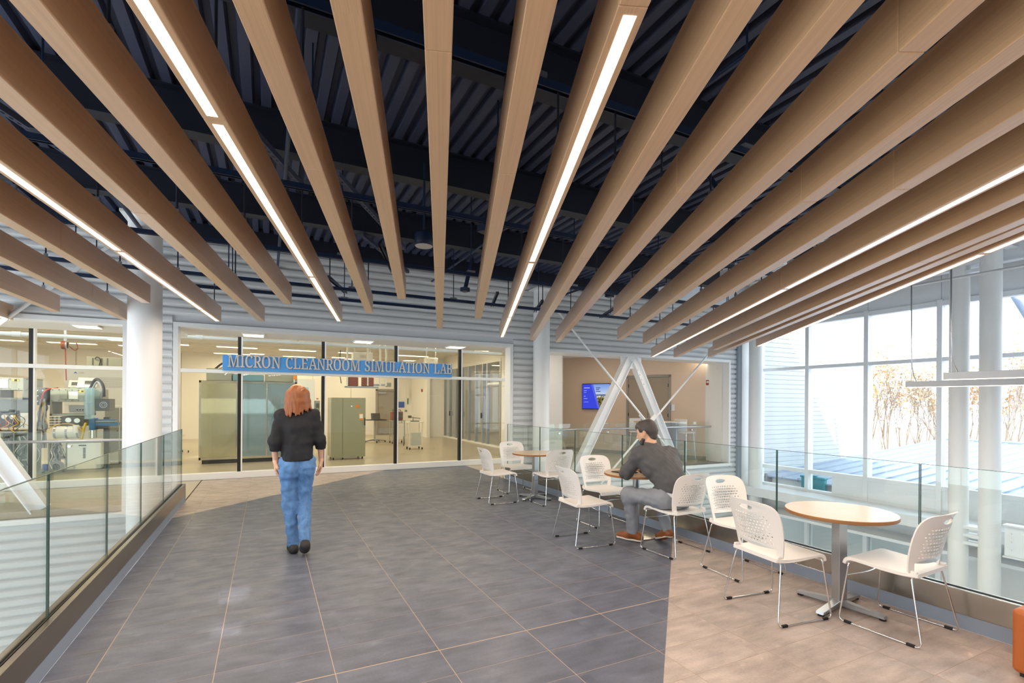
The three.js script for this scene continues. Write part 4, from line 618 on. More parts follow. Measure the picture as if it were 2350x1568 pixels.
// ---- cleanroom tool enclosure in the middle bay ----
{
  const g = thing('tool_enclosure', 'large mirror finished enclosure with glass doors behind the walking person', 'cabinet', [-1.44, 0, -14.1]);
  add('enclosure_core', mg([B(0.0, 2.14, 0.1, 2.02, -1.5, -1.46), B(0, 0.04, 0.1, 2.02, -1.5, 0), B(2.1, 2.14, 0.1, 2.02, -1.5, 0), B(0, 2.14, 1.97, 2.02, -1.5, 0), B(0, 2.14, 0.1, 0.16, -1.5, 0)]), M.stain, g);
  add('front_panel', RB(0.04, 0.78, 0.16, 1.97, -0.03, 0, 0.004, 1), std(0xb9b493, 0.12, 0.55), g);
  add('glass_door', RB(0.8, 1.44, 0.16, 1.97, -0.02, -0.005, 0.003, 1), phy({ color: 0xa9c4cc, transmission: 0.55, roughness: 0.03, thickness: 0, ior: 1.9, metalness: 0 }), g); add('glass_door', RB(1.46, 2.1, 0.16, 1.97, -0.02, -0.005, 0.003, 1), phy({ color: 0xa9c4cc, transmission: 0.55, roughness: 0.03, thickness: 0, ior: 1.9 }), g);
  for (const x of [0.79, 1.45]) add('door_stile', B(x - 0.015, x + 0.015, 0.16, 1.97, -0.03, 0.008), M.stain, g);
  add('inner_shelf', B(0.88, 1.18, 1.68, 1.87, -0.6, -0.1), M.black, g); add('inner_shelf', B(0.88, 1.18, 1.21, 1.41, -0.6, -0.1), M.machineDark, g); add('red_switch', RB(1.12, 1.19, 1.7, 1.78, -0.1, -0.07, 0.01), M.cableRed, g);
  add('inner_mast', mg([B(1.0, 1.05, 0.2, 1.95, -0.5, -0.45), C(0.05, 0.5, 1.5, 1.3, -0.5, 'y', 14), bar([1.5, 1.3, -0.5], [1.3, 0.6, -0.4], 0.03, 0.03), bar([1.5, 1.3, -0.5], [1.72, 0.6, -0.4], 0.03, 0.03)]), M.machine, g);
  add('white_cabin', RB(2.15, 2.57, 0.1, 2.12, -1.2, 0.0, 0.01), M.machineWhite, g); add('cabin_window', RB(2.2, 2.42, 1.2, 1.9, -0.005, 0.006, 0.01), M.acrylic, g); add('door_knob', new THREE.SphereGeometry(0.035, 16, 12).translate(1.95, 0.62, 0.03), M.black, g);
  add('roof_box', RB(0.13, 0.67, 2.03, 2.33, -1.1, -0.2, 0.01), M.machine, g); add('roof_box', RB(0.69, 1.38, 2.03, 2.2, -1.1, -0.15, 0.02), std(0x6f97a6, 0.4), g); add('roof_box', RB(1.4, 2.06, 2.03, 2.22, -1.1, -0.15, 0.01), M.machine, g);
  add('beacon', C(0.05, 0.11, 2.1, 2.15, -0.05, 'y', 18), M.amber, g); add('beacon_stem', C(0.045, 0.08, 2.1, 2.05, -0.05, 'y', 18), M.stain, g);
  add('foot_rail', B(0.06, 2.55, 0.0, 0.09, -1.4, -0.06), M.black, g);
  add('control_box', RB(2.58, 2.7, 1.28, 1.55, -0.15, 0.02, 0.008), M.machine, g); add('control_screen', B(2.6, 2.68, 1.36, 1.48, 0.02, 0.024), M.machineDark, g); add('stop_button', C(0.025, 0.03, 2.64, 1.6, 0.0, 'y', 14), M.cableRed, g);
  add('cable_bundle', wire([[0.3, 2.33, -0.4], [0.5, 2.48, -0.3], [0.75, 2.45, -0.35], [0.85, 2.25, -0.3]], 0.025), M.cable, g); add('cable_bundle', wire([[0.35, 2.33, -0.5], [0.6, 2.42, -0.4], [0.7, 2.3, -0.3]], 0.012), M.cableGrey, g);
}
{
  const g = thing('steel_cabinet', 'olive green two door cabinet on castors right of the walking person', 'cabinet', [1.5, 0, -13.72]);
  add('carcass', RB(0, 0.87, 0.07, 1.635, -0.82, -0.022, 0.006, 1), M.olive, g); add('door', RB(0.002, 0.285, 0.075, 1.63, -0.02, 0, 0.005, 1), M.olive, g); add('door', RB(0.292, 0.868, 0.075, 1.63, -0.02, 0, 0.005, 1), M.olive, g);
  for (const [x, z] of [[0.07, -0.08], [0.3, -0.08], [0.8, -0.08], [0.07, -0.74], [0.8, -0.74]]) { add('castor', C(0.032, 0.028, x, 0.032, z, 'x', 16), M.rubber, g); add('castor_fork', B(x - 0.02, x + 0.02, 0.03, 0.075, z - 0.018, z + 0.018), M.alu, g); }
  add('round_sticker', C(0.052, 0.003, 0.655, 1.405, 0.001, 'z', 24), M.amber, g); add('round_sticker', C(0.02, 0.003, 0.51, 1.41, 0.001, 'z', 16), M.white, g); add('notice_label', B(0.7, 0.81, 1.04, 1.22, 0, 0.003), M.amber, g); add('notice_paper', B(0.712, 0.798, 1.09, 1.2, 0.003, 0.005), M.white, g); add('door_handle', RB(0.835, 0.862, 0.9, 1.1, 0, 0.03, 0.006), M.black, g);
}
// ---- mobile desk with laptop, carts ----
{
  const g = thing('mobile_desk', 'rolling laptop desk in front of the grey lab door', 'desk', [3.65, 0, -19.2]); add('desk_top', RB(-0.34, 0.4, 0.83, 0.86, -0.25, 0.25, 0.008), M.black, g); add('post', C(0.035, 0.8, 0, 0.44, 0, 'y', 18), M.alu, g); for (let k = 0; k < 5; k++) { const a = k * 1.2566 + 0.3; add('base_arm', bar([0, 0.1, 0], [0.38 * Math.cos(a), 0.07, 0.38 * Math.sin(a)], 0.04, 0.05), M.alu, g); add('castor', C(0.04, 0.03, 0.38 * Math.cos(a), 0.04, 0.38 * Math.sin(a), 'x', 14), M.rubber, g); }
  const l = thing('laptop', 'open grey laptop on the rolling desk', 'laptop', [3.72, 0.86, -19.2], 0.1); add('keyboard_base', RB(-0.17, 0.17, 0, 0.018, -0.12, 0.12, 0.004), M.machineDark, l); add('lid', RB(-0.17, 0.17, 0, 0.22, -0.008, 0.008, 0.004).rotateX(-0.25).translate(0, 0.018, -0.12), M.machineDark, l);
  const c = thing('equipment_cart', 'wheeled cart carrying a brown instrument beside the lab door', 'cart', [4.32, 0, -18.45]); for (const x of [-0.22, 0.22]) for (const z of [-0.2, 0.2]) { add('leg', C(0.018, 0.8, x, 0.44, z, 'y', 10), M.alu, c); add('castor', C(0.04, 0.03, x, 0.04, z, 'x', 12), M.rubber, c); } add('shelf', B(-0.25, 0.25, 0.82, 0.85, -0.23, 0.23), M.alu, c); add('lower_cabinet', RB(-0.05, 0.24, 0.15, 0.75, -0.2, 0.2, 0.01), M.machineWhite, c);
  eq('brown_instrument', 'brown and red instrument housing on a wheeled cart', 'instrument', [4.3, 0.85, -18.45], [['housing', RB(-0.21, 0.2, 0, 0.33, -0.17, 0.17, 0.04, 3), M.copper], ['front_grille', RB(-0.05, 0.15, 0.06, 0.28, 0.17, 0.185, 0.006, 1), M.machineDark], ['lift_handle', bentTube([[-0.15, 0.33, 0], [-0.15, 0.38, 0], [0.15, 0.38, 0], [0.15, 0.33, 0]], 0.012, 0.02), M.cable]]);
  const t = thing('tool_trolley', 'open white frame trolley with a clamp tool on top', 'trolley', [4.3, 0, -15.95]); for (const x of [-0.2, 0.2]) for (const z of [-0.18, 0.18]) { add('leg', B(x - 0.014, x + 0.014, 0.07, 0.86, z - 0.014, z + 0.014), M.machineWhite, t); add('castor', C(0.035, 0.03, x, 0.035, z, 'x', 12), M.rubber, t); } add('shelf', B(-0.25, 0.25, 0.86, 0.89, -0.22, 0.22), M.machineWhite, t); add('shelf', B(-0.21, 0.21, 0.1, 0.13, -0.19, 0.19), M.machineWhite, t); add('storage_bin', RB(-0.14, 0.17, 0.13, 0.55, -0.14, 0.16, 0.01), phy({ color: 0xdfe6e2, transmission: 0.4, roughness: 0.5, thickness: 0 }), t);
  eq('clamp_tool', 'small metal clamp tool on the white trolley', 'tool', [4.3, 0.89, -16.0], [['tool_base', B(-0.12, 0.15, 0, 0.03, -0.06, 0.06), M.machineDark], ['tool_post', C(0.02, 0.14, -0.04, 0.09, 0, 'y', 12), M.alu], ['tool_arm', bar([-0.18, 0.15, 0], [0.2, 0.1, 0], 0.03, 0.04), M.machine], ['tool_head', RB(-0.2, -0.1, 0.12, 0.2, -0.05, 0.05, 0.01), M.machineDark]]);
  eq('coiled_hose', 'coil of grey hose leaning on the white trolley', 'hose', [3.97, 0.26, -16.0], [0, 1, 2, 3].map((k) => ['hose_loop', new THREE.TorusGeometry(0.15 - k * 0.022, 0.013, 8, 32).rotateY(1.1).translate(0, 0, k * 0.02 - 0.03), M.cableGrey]), 0.2);
}
// ---- ceiling hung robot, boxes, pipes ----
{
  const g = thing('gantry_robot', 'ceiling hung pick and place gantry right of the blue sign middle', 'robot', [2.0, 0, -15]); for (const x of [0.05, 0.62, 0.98, 1.15]) add('drop_post', B(x, x + 0.04, 2.0, 3.44, -0.04, 0.04), M.machineWhite, g); add('cross_rail', RB(0, 0.95, 1.93, 1.98, -0.06, 0.06, 0.006), M.alu, g); add('cross_rail', RB(0.5, 1.33, 2.0, 2.06, -0.12, -0.04, 0.006), M.alu, g); add('red_block', RB(0.1, 0.38, 1.98, 2.24, -0.14, 0.0, 0.02), M.copper, g); add('red_block', RB(0.48, 0.82, 1.98, 2.24, -0.14, 0.0, 0.02), M.copper, g); add('end_stop', RB(1.18, 1.33, 1.98, 2.1, -0.14, 0, 0.01), M.machine, g); add('cable_bundle', wire([[-0.12, 3.0, 0], [-0.14, 2.4, 0.02], [-0.1, 2.05, 0.05]], 0.012), M.cable, g);
  const cds = canvasTex(128, 64, (c) => { c.fillStyle = '#e6dfce'; c.fillRect(0, 0, 128, 64); c.fillStyle = '#8d93a6'; c.font = '46px sans-serif'; c.textAlign = 'center'; c.fillText('CDS', 64, 50); });
  for (const [x, y, z, w, h, lab] of [[2.32, 2.72, -15.6, 0.58, 0.3, 'ceiling hung box marked CDS above the sign middle'], [4.7, 2.8, -16, 0.39, 0.2, 'ceiling hung box marked CDS near the folding doors']]) { const b = thing('supply_box', lab, 'box', [x, y, z]); add('box_body', RB(0, w, 0, h, -0.35, 0, 0.01), M.machineWhite, b); add('text_plate', new THREE.PlaneGeometry(w * 0.4, w * 0.2).translate(w / 2, h * 0.6, 0.003), std(0xffffff, 0.6, 0, { map: cds }), b); add('box_hanger', mg([rod([w * 0.1, h, -0.15], [w * 0.1, 3.5 - y, -0.15], 0.012), rod([w * 0.9, h, -0.15], [w * 0.9, 3.5 - y, -0.15], 0.012)]), M.alu, b); }
  const p = thing('sprinkler_pipe', 'white sprinkler pipe running behind the top of the lab glazing', 'pipe', [0, 2.8, -11.75]); add('pipe_run', C(0.035, 7.0, 1.95, 0, 0, 'x', 16), M.white, p); for (const x of [-1.2, 0.4, 2.2, 3.9]) { add('pipe_joint', C(0.045, 0.12, x, 0, 0, 'x', 16), M.white, p); add('pipe_hanger', rod([x + 0.2, 0.03, 0], [x + 0.2, 0.7, 0], 0.012), M.alu, p); }
  const q = thing('sprinkler_pipe', 'white sprinkler pipe across the top of the left lab window', 'pipe', [0, 2.68, -11.75]); add('pipe_run', C(0.036, 7.2, -5.4, 0, 0, 'x', 16), M.white, q); for (const x of [-6.5, -3.9, -2.3]) add('pipe_joint', C(0.046, 0.12, x, 0, 0, 'x', 16), M.white, q);
}
// ---- far wall items ----
{
  const g = struct('door_2', 'grey laboratory door behind the laptop desk'); add('door_frame', mg([B(4.5, 4.58, 0, 2.1, -23.5, -23.4), B(5.36, 5.44, 0, 2.1, -23.5, -23.4), B(4.5, 5.44, 2.04, 2.12, -23.5, -23.4)]), M.greyDoor, g); add('door_leaf', B(4.58, 5.36, 0.01, 2.04, -23.49, -23.45), M.greyDoor, g); add('door_closer', B(4.6, 4.95, 1.9, 1.97, -23.45, -23.38), M.alu, g); add('kick_plate', B(4.62, 5.32, 0.05, 0.3, -23.45, -23.44), M.alu, g);
  eq('blue_notice', 'plain blue notice on the far laboratory wall', 'notice', [5.56, 1.26, -23.49], [['notice_board', RB(0, 0.27, 0, 0.27, 0, 0.02, 0.004, 1), std(0x3358b8, 0.5)]]);
  eq('wall_sconce', 'tall white wall fitting near the lab corner', 'fitting', [5.93, 1.72, -23.49], [['fitting_body', RB(0, 0.13, 0, 0.48, 0, 0.07, 0.01), M.machineWhite], ['green_tag', B(0.035, 0.095, -0.3, -0.03, 0, 0.02), std(0x4f8f5a, 0.5)]]);
  eq('fire_alarm', 'small red fire alarm near the lab corner', 'alarm', [6.155, 1.97, -21.6], [['alarm_body', RB(-0.05, 0.0, 0, 0.13, 0, 0.07, 0.006), M.cableRed]]);
  eq('switch_plate', 'small switch plate right of the blue notice', 'switch', [5.85, 1.05, -23.49], [['plate', RB(0, 0.12, 0, 0.1, 0, 0.012, 0.003, 1), M.machine], ['toggle', RB(0.04, 0.08, 0.03, 0.07, 0.012, 0.02, 0.003, 1), M.machineDark]]);
}
// ---- etch tools in the left bay ----
const bolts = (list, r, z, ax = 'z') => mg(list.map(([x, y]) => C(r, 0.02, x, y, z, ax, 6)));
const grid = (x0, x1, nx, y0, y1, ny) => { const o = []; for (let i = 0; i < nx; i++) for (let j = 0; j < ny; j++) o.push([x0 + (x1 - x0) * (nx > 1 ? i / (nx - 1) : 0.5), y0 + (y1 - y0) * (ny > 1 ? j / (ny - 1) : 0.5)]); return o; };
function tangle(seed, n, cx, cy, cz, sx, sy, sz, r, mats, g, nm = 'cable') { const q = rng(seed); for (let i = 0; i < n; i++) { const P = []; let x = cx + (q() - 0.5) * sx, y = cy + sy / 2, z = cz + (q() - 0.5) * sz; for (let k = 0; k < 5; k++) { P.push([x, y, z]); x += (q() - 0.5) * sx * 0.7; y -= sy / 4; z += (q() - 0.5) * sz * 0.7; } add(nm, wire(P, r * (0.7 + 0.6 * q()), 20, 5), mats[i % mats.length], g); } }
{
  const g = thing('etch_tool', 'grey process tool with white lower cabinet behind the left opening', 'machine', [-3.97, 0, -13.5]);
  add('upper_box', RB(0, 0.6, 1.49, 1.77, -0.7, 0, 0.008, 1), M.machine, g); add('panel_bolt', bolts(grid(0.04, 0.56, 6, 1.52, 1.74, 2), 0.008, 0.005), M.machineDark, g); add('access_panel', RB(0.17, 0.28, 1.55, 1.74, 0, 0.012, 0.004, 1), M.machine, g); add('access_panel', RB(0.3, 0.45, 1.55, 1.7, 0, 0.012, 0.004, 1), M.machineWhite, g); add('warning_label', B(0.47, 0.57, 1.69, 1.735, 0, 0.006), M.cableYellow, g); add('label_mark', B(0.5, 0.54, 1.7, 1.73, 0.006, 0.008), M.black, g);
  add('side_box', RB(0.6, 0.82, 1.46, 1.77, -0.6, -0.02, 0.008, 1), M.machine, g); add('fan_box', RB(0.74, 0.98, 1.3, 1.56, -0.4, 0.05, 0.01, 1), M.machineDark, g); add('fan_guard', new THREE.TorusGeometry(0.06, 0.008, 6, 20).translate(0.88, 1.43, 0.055), M.alu, g); add('fan_guard', new THREE.TorusGeometry(0.03, 0.006, 6, 16).translate(0.88, 1.43, 0.055), M.alu, g);
  add('glass_tube', C(0.085, 0.66, 0.66, 1.46, 0.1, 'y', 28), M.acrylic, g); add('mid_frame', mg([B(0, 0.03, 1.2, 1.49, -0.6, 0), B(0.57, 0.6, 1.2, 1.49, -0.6, 0), B(0, 0.6, 1.2, 1.24, -0.6, 0)]), M.machine, g); add('mid_board', B(0.22, 0.56, 1.26, 1.42, -0.4, -0.3), M.machineWhite, g); add('mid_port', bolts(grid(0.36, 0.5, 4, 1.32, 1.32, 1), 0.012, -0.295), M.black, g);
  add('chamber_plate', RB(0.18, 0.55, 0.98, 1.19, -0.5, 0.0, 0.01), M.machineDark, g); add('port_flange', mg([C(0.05, 0.03, 0.3, 1.11, 0.01, 'z', 24), C(0.05, 0.03, 0.44, 1.1, 0.01, 'z', 24)]), M.stain, g); add('valve_block', mg(grid(0.02, 0.15, 3, 1.0, 1.16, 4).map(([x, y]) => RB(x - 0.02, x + 0.02, y - 0.018, y + 0.018, -0.1, 0.02, 0.004, 1))), M.machine, g);
  add('chamber_drum', C(0.13, 0.42, 0.28, 0.86, -0.02, 'x', 32), M.machineWhite, g); add('drum_band', mg([0.1, 0.28, 0.46].map((x) => C(0.137, 0.03, x, 0.86, -0.02, 'x', 32))), M.alu, g); add('drum_port', C(0.05, 0.16, 0.45, 0.93, 0.12, 'y', 20), M.machineWhite, g); add('pump_can', C(0.055, 0.18, 0.72, 0.82, 0.05, 'y', 20), M.stain, g); add('pressure_line', wire([[0.6, 1.05, 0.08], [0.58, 0.95, 0.12], [0.56, 0.86, 0.1], [0.53, 0.7, 0.08]], 0.025), M.cableYellow, g);
  add('work_deck', RB(-0.02, 0.84, 0.64, 0.68, -0.7, 0.05, 0.006, 1), M.machineWhite, g); add('lower_cabinet', RB(0.29, 0.84, 0.08, 0.63, -0.65, 0.05, 0.012), M.machineWhite, g); add('vent_slots', mg(grid(0.57, 0.57, 1, 0.32, 0.52, 9).map(([x, y]) => B(x - 0.02, x + 0.02, y - 0.008, y + 0.008, 0.05, 0.056))), M.machineDark, g); add('cabinet_handle', RB(0.48, 0.6, 0.57, 0.59, 0.05, 0.07, 0.004, 1), M.black, g);
  add('rack_frame', mg([B(-0.02, 0.01, 0.05, 0.64, -0.6, 0.02), B(0.26, 0.285, 0.05, 0.64, -0.6, 0.02), B(-0.02, 0.28, 0.3, 0.32, -0.6, 0.02)]), M.machine, g); add('foot_bar', B(-0.1, 0.9, 0.0, 0.05, -0.6, -0.1), M.machine, g);
  tangle(31, 16, 0.13, 0.38, 0.04, 0.2, 0.5, 0.16, 0.011, [M.cableGrey, M.stain, M.cable, M.machineWhite], g, 'hose'); tangle(37, 9, -0.07, 1.05, 0.06, 0.1, 1.0, 0.16, 0.012, [M.cable, M.cableGrey, M.cableRed, M.cableYellow], g);
  add('coiled_cable', mg([0, 1, 2].map((k) => new THREE.TorusGeometry(0.085 - k * 0.016, 0.009, 6, 24).translate(-0.08, 0.98, 0.12 + k * 0.012))), M.cableGrey, g); add('coiled_cable', mg([0, 1, 2].map((k) => new THREE.TorusGeometry(0.12 - k * 0.02, 0.012, 6, 24).translate(0.16, 0.16, 0.16 + k * 0.015))), M.cableGrey, g);
  add('arched_hose', wire([[0.62, 1.75, -0.1], [0.75, 1.97, 0], [0.86, 1.85, 0.05], [0.88, 1.6, 0.04]], 0.035, 30, 10), M.cable, g); add('arched_hose', wire([[0.66, 1.75, -0.05], [0.78, 1.92, 0.05], [0.85, 1.78, 0.08], [0.85, 1.56, 0.06]], 0.02, 30, 8), M.cableGrey, g); add('arched_hose', wire([[0.1, 1.78, -0.1], [-0.05, 1.72, 0.05], [-0.1, 1.5, 0.1], [-0.08, 1.3, 0.08]], 0.018, 26, 7), M.cableRed, g); add('arched_hose', wire([[0.02, 0.95, 0.14], [0.2, 1.03, 0.16], [0.42, 1.02, 0.16], [0.55, 0.9, 0.14]], 0.01, 26, 6), M.cableYellow, g);
  add('blue_filter', C(0.045, 0.13, -0.02, 0.16, 0.14, 'y', 16), std(0x2d3f8f, 0.4), g);
  const m1 = eq('tilted_monitor', 'tilted white monitor on top of the grey process tool, the smaller one', 'monitor', [-3.66, 1.79, -13.85], [['monitor_case', RB(-0.12, 0.12, 0, 0.18, -0.02, 0.02, 0.008).rotateX(-0.5), M.machineWhite], ['monitor_screen', B(-0.07, 0.05, 0.05, 0.13, 0.021, 0.024).rotateX(-0.5), M.machineDark], ['monitor_base', B(-0.06, 0.06, -0.01, 0.02, -0.1, 0.08), M.machine]]);
  eq('tilted_monitor', 'tilted white monitor on top of the grey process tool, the larger one', 'monitor', [-3.42, 1.79, -13.65], [['monitor_case', RB(-0.16, 0.16, 0, 0.24, -0.02, 0.02, 0.008).rotateX(-0.45), M.machineWhite], ['monitor_screen', B(-0.04, 0.09, 0.07, 0.16, 0.021, 0.024).rotateX(-0.45), M.machineDark], ['monitor_base', B(-0.06, 0.06, -0.01, 0.02, -0.1, 0.08), M.machine]]);
  eq('lift_arm', 'dark blue lifting fork beside the grey process tool', 'lift', [-3.31, 0.9, -13.42], [['arm_column', RB(0.17, 0.27, -0.9, 0.26, -0.35, -0.25, 0.01, 1), M.machineDark], ['arm_head', RB(0.0, 0.1, 0.0, 0.25, -0.2, 0.06, 0.012), M.blueArm], ['fork_bar', RB(0.06, 0.47, 0.08, 0.16, -0.2, 0.0, 0.008), M.blueArm], ['fork_bar', RB(0.06, 0.42, 0.19, 0.22, -0.2, 0.0, 0.006), M.blueArm], ['fork_pad', RB(0.06, 0.42, 0.165, 0.19, -0.2, 0.01, 0.004), M.machine], ['under_gear', RB(0.1, 0.3, 0.02, 0.08, -0.15, -0.03, 0.006), M.black]]);
}
{
  const g = thing('etch_tool', 'grey process tool half hidden by the black mullion at the left edge', 'machine', [-4.72, 0, -13.5]);
  add('upper_box', RB(-0.6, 0.43, 1.72, 1.97, -0.7, 0, 0.008, 1), M.machine, g); add('panel_bolt', bolts(grid(-0.5, 0.4, 8, 1.75, 1.94, 2), 0.008, 0.005), M.machineDark, g); add('warning_label', B(0.18, 0.28, 1.9, 1.945, 0, 0.006), M.cableYellow, g); add('label_mark', B(0.21, 0.25, 1.905, 1.94, 0.006, 0.008), M.black, g); add('access_panel', RB(-0.1, 0.12, 1.76, 1.94, 0, 0.012, 0.004, 1), M.machineWhite, g);
  add('mid_frame', mg([B(-0.6, 0.43, 1.53, 1.57, -0.6, 0), B(0.33, 0.43, 1.53, 1.72, -0.6, 0), B(-0.05, 0.0, 1.53, 1.72, -0.6, 0)]), M.machine, g); add('mid_panel', B(-0.5, 0.38, 1.2, 1.53, -0.5, -0.45), M.machineWhite, g);
  add('side_chassis', RB(0.46, 0.7, 1.42, 1.78, -0.6, 0.05, 0.01), M.machineDark, g); add('side_knob', bolts(grid(0.5, 0.66, 3, 1.5, 1.72, 3), 0.014, 0.055), M.alu, g);
  add('chamber_plate', RB(-0.4, 0.3, 0.97, 1.24, -0.5, 0.0, 0.01), M.machineDark, g); add('port_flange', mg([C(0.045, 0.03, 0.07, 1.19, 0.01, 'z', 24), C(0.045, 0.03, 0.19, 1.18, 0.01, 'z', 24)]), M.stain, g); add('white_box', RB(0.31, 0.6, 0.94, 1.26, -0.3, 0.04, 0.01), M.machineWhite, g); add('box_slot', B(0.36, 0.37, 0.97, 1.04, 0.04, 0.045), M.black, g);
  add('top_gear', mg([C(0.03, 0.08, 0.16, 1.3, -0.05, 'x', 12), C(0.02, 0.12, 0.05, 1.28, -0.05, 'x', 12), C(0.025, 0.06, 0.25, 1.28, -0.05, 'y', 12)]), M.black, g); add('work_deck', RB(-0.6, 0.45, 0.86, 0.9, -0.6, 0.05, 0.006, 1), M.machine, g);
  add('rack_frame', mg([B(0.02, 0.05, 0.05, 0.86, -0.6, 0.02), B(0.41, 0.44, 0.05, 0.86, -0.6, 0.02), B(0.2, 0.22, 0.05, 0.86, -0.6, 0.02), B(-0.6, 0.44, 0.3, 0.33, -0.6, 0.02)]), M.machine, g); add('circuit_block', RB(0.24, 0.4, 0.45, 0.8, -0.3, 0, 0.006, 1), M.machineDark, g); add('circuit_block', RB(0.05, 0.19, 0.4, 0.7, -0.3, -0.05, 0.006, 1), M.machineDark, g); add('foot_bar', B(-0.5, 0.6, 0.0, 0.05, -0.6, -0.1), M.machine, g);
  tangle(41, 14, 0.1, 1.05, 0.06, 0.4, 0.35, 0.14, 0.008, [M.cableYellow, M.cableRed, M.amber, M.cable, M.stain], g); tangle(43, 14, 0.18, 0.5, 0.04, 0.4, 0.6, 0.16, 0.009, [M.cable, M.cableGrey, M.stain], g);
  tangle(47, 6, 0.66, 1.25, 0.05, 0.14, 0.5, 0.12, 0.012, [M.cable, M.cableGrey], g);
}
{ // white panel with logo and perforated sheet behind the tools
  const g = thing('logo_board', 'white panel with a blue triangle logo and the word Lam', 'panel', [-4.3, 0, -15.5]); add('panel_sheet', RB(0, 1.5, 0.02, 2.3, -0.06, 0, 0.006, 1), M.machineWhite, g);
  const t = canvasTex(256, 64, (c) => { c.fillStyle = '#ecebe2'; c.fillRect(0, 0, 256, 64); c.fillStyle = '#3b5fc0'; c.beginPath(); c.moveTo(10, 58); c.lineTo(46, 8); c.lineTo(82, 58); c.lineTo(46, 44); c.fill(); c.fillStyle = '#8e8f92'; c.font = '46px serif'; c.fillText('Lam', 104, 48); });
  add('logo_print', new THREE.PlaneGeometry(0.26, 0.065).translate(0.29, 2.19, 0.003), std(0xffffff, 0.6, 0, { map: t }), g);
  const p = canvasTex(512, 256, (c) => { c.fillStyle = '#ecebe2'; c.fillRect(0, 0, 512, 256); c.fillStyle = '#77756c'; for (let r = 0; r < 13; r++) for (let k = 0; k < 34; k++) { c.beginPath(); c.arc(8 + k * 15.2 + (r % 2) * 7.6, 10 + r * 19, 4.6, 0, 7); c.fill(); } });
  add('perforated_sheet', new THREE.PlaneGeometry(0.66, 0.27).translate(0.78, 1.955, 0.004), std(0xffffff, 0.6, 0, { map: p }), g);
  eq('tool_cabinet', 'small cream cabinet at the right edge of the left lab window', 'cabinet', [-3.42, 0, -15.3], [['carcass', RB(0, 0.6, 0.05, 1.4, -0.1, 0.35, 0.01), M.machineWhite], ['door', RB(0.02, 0.28, 0.1, 1.35, 0.35, 0.37, 0.004, 1), M.machine], ['door', RB(0.31, 0.58, 0.1, 1.35, 0.35, 0.37, 0.004, 1), M.machine], ['door_knob', C(0.012, 0.03, 0.26, 0.8, 0.38, 'z', 10), M.black], ['plinth', B(0.02, 0.58, 0, 0.05, -0.08, 0.33), M.black]]);
  const h = thing('top_chassis', 'grey electronics chassis on the tall white rack', 'chassis', [-4.17, 2.41, -16.6]); add('chassis_box', RB(0, 0.73, 0, 0.25, -0.4, 0, 0.006, 1), M.machine, h); for (const x of [0.12, 0.3, 0.42]) add('chassis_slot', B(x, x + 0.03, 0.03, 0.22, 0, 0.006), M.machineDark, h); add('cable_bundle', wire([[0.18, 0.2, 0.02], [0.24, 0.24, 0.06], [0.3, 0.18, 0.06], [0.27, 0.02, 0.02]], 0.014), M.cable, h);
  eq('tall_rack', 'tall white rack under the grey electronics chassis', 'rack', [-4.2, 0, -16.6], [['rack_body', RB(0, 0.8, 0.02, 2.41, -0.5, 0, 0.008, 1), M.machineWhite]]);
  const c = thing('cable_hoist', 'red hose reel hoist hanging over the left lab bay', 'hoist', [-3.76, 2.56, -13.6]); add('hoist_drum', C(0.085, 0.07, -0.02, 0.12, 0, 'x', 24), M.copper, c); add('hoist_plate', new THREE.TorusGeometry(0.085, 0.016, 8, 28).rotateY(Math.PI / 2).translate(0.03, 0.12, 0), M.alu, c); add('hoist_rope', rod([0, 0.04, 0], [0.02, -0.62, 0], 0.01), M.cableRed, c); add('hoist_hanger', B(-0.02, 0.02, 0.2, 0.87, -0.015, 0.015), M.alu, c); add('hoist_hook', wire([[0.06, 0.1, 0], [0.16, 0.02, 0], [0.2, 0.06, 0], [0.18, 0.18, 0]], 0.01), M.copper, c);
  const w = thing('wheeled_stool', 'white wheeled stool beside the large enclosure', 'stool', [-2.3, 0, -17.5]); add('seat', C(0.18, 0.06, 0, 0.5, 0, 'y', 24), M.machineWhite, w); add('post', C(0.025, 0.4, 0, 0.28, 0), M.alu, w); for (let k = 0; k < 5; k++) { const a = k * 1.2566; add('base_arm', bar([0, 0.1, 0], [0.26 * Math.cos(a), 0.07, 0.26 * Math.sin(a)], 0.03, 0.04), M.machineWhite, w); add('castor', C(0.03, 0.025, 0.26 * Math.cos(a), 0.03, 0.26 * Math.sin(a), 'x', 12), M.rubber, w); }
}

// ================= PENDANTS, OUTDOORS =================
{
  const pend = (label, x, y, z0, z1, h) => { const g = thing('pendant_light', label, 'lamp', [x, y, 0]); add('lamp_housing', RB(-0.035, 0.035, 0.006, h, z0, z1, 0.003, 1), std(0xb9bec4, 0.45), g); add('light_strip', B(-0.028, 0.028, 0, 0.008, z0 + 0.02, z1 - 0.02), M.strip, g); area(0.05, z1 - z0 - 0.04, [0, -0.004, (z0 + z1) / 2], COOL, PEND, g);
    for (const z of [z0 + 0.06, (z0 + z1) / 2, z1 - 0.2]) add('hanger_cable', rod([0, h, z], [0, 4.7 - y, z], 0.005), M.alu, g); add('power_cable', wire([[0, h, z0 + 0.12], [0.02, h + 0.12, z0 + 0.07], [0.01, 1.1, z0 + 0.05], [0, 2.6, z0 + 0.06]], 0.007), M.alu, g); };
  pend('lower of the two long white pendant lights over the atrium', 8.05, 1.785, -3.78, -0.6, 0.085); pend('upper of the two long white pendant lights over the atrium', 6.95, 1.83, -2.88, 0.4, 0.085);
}
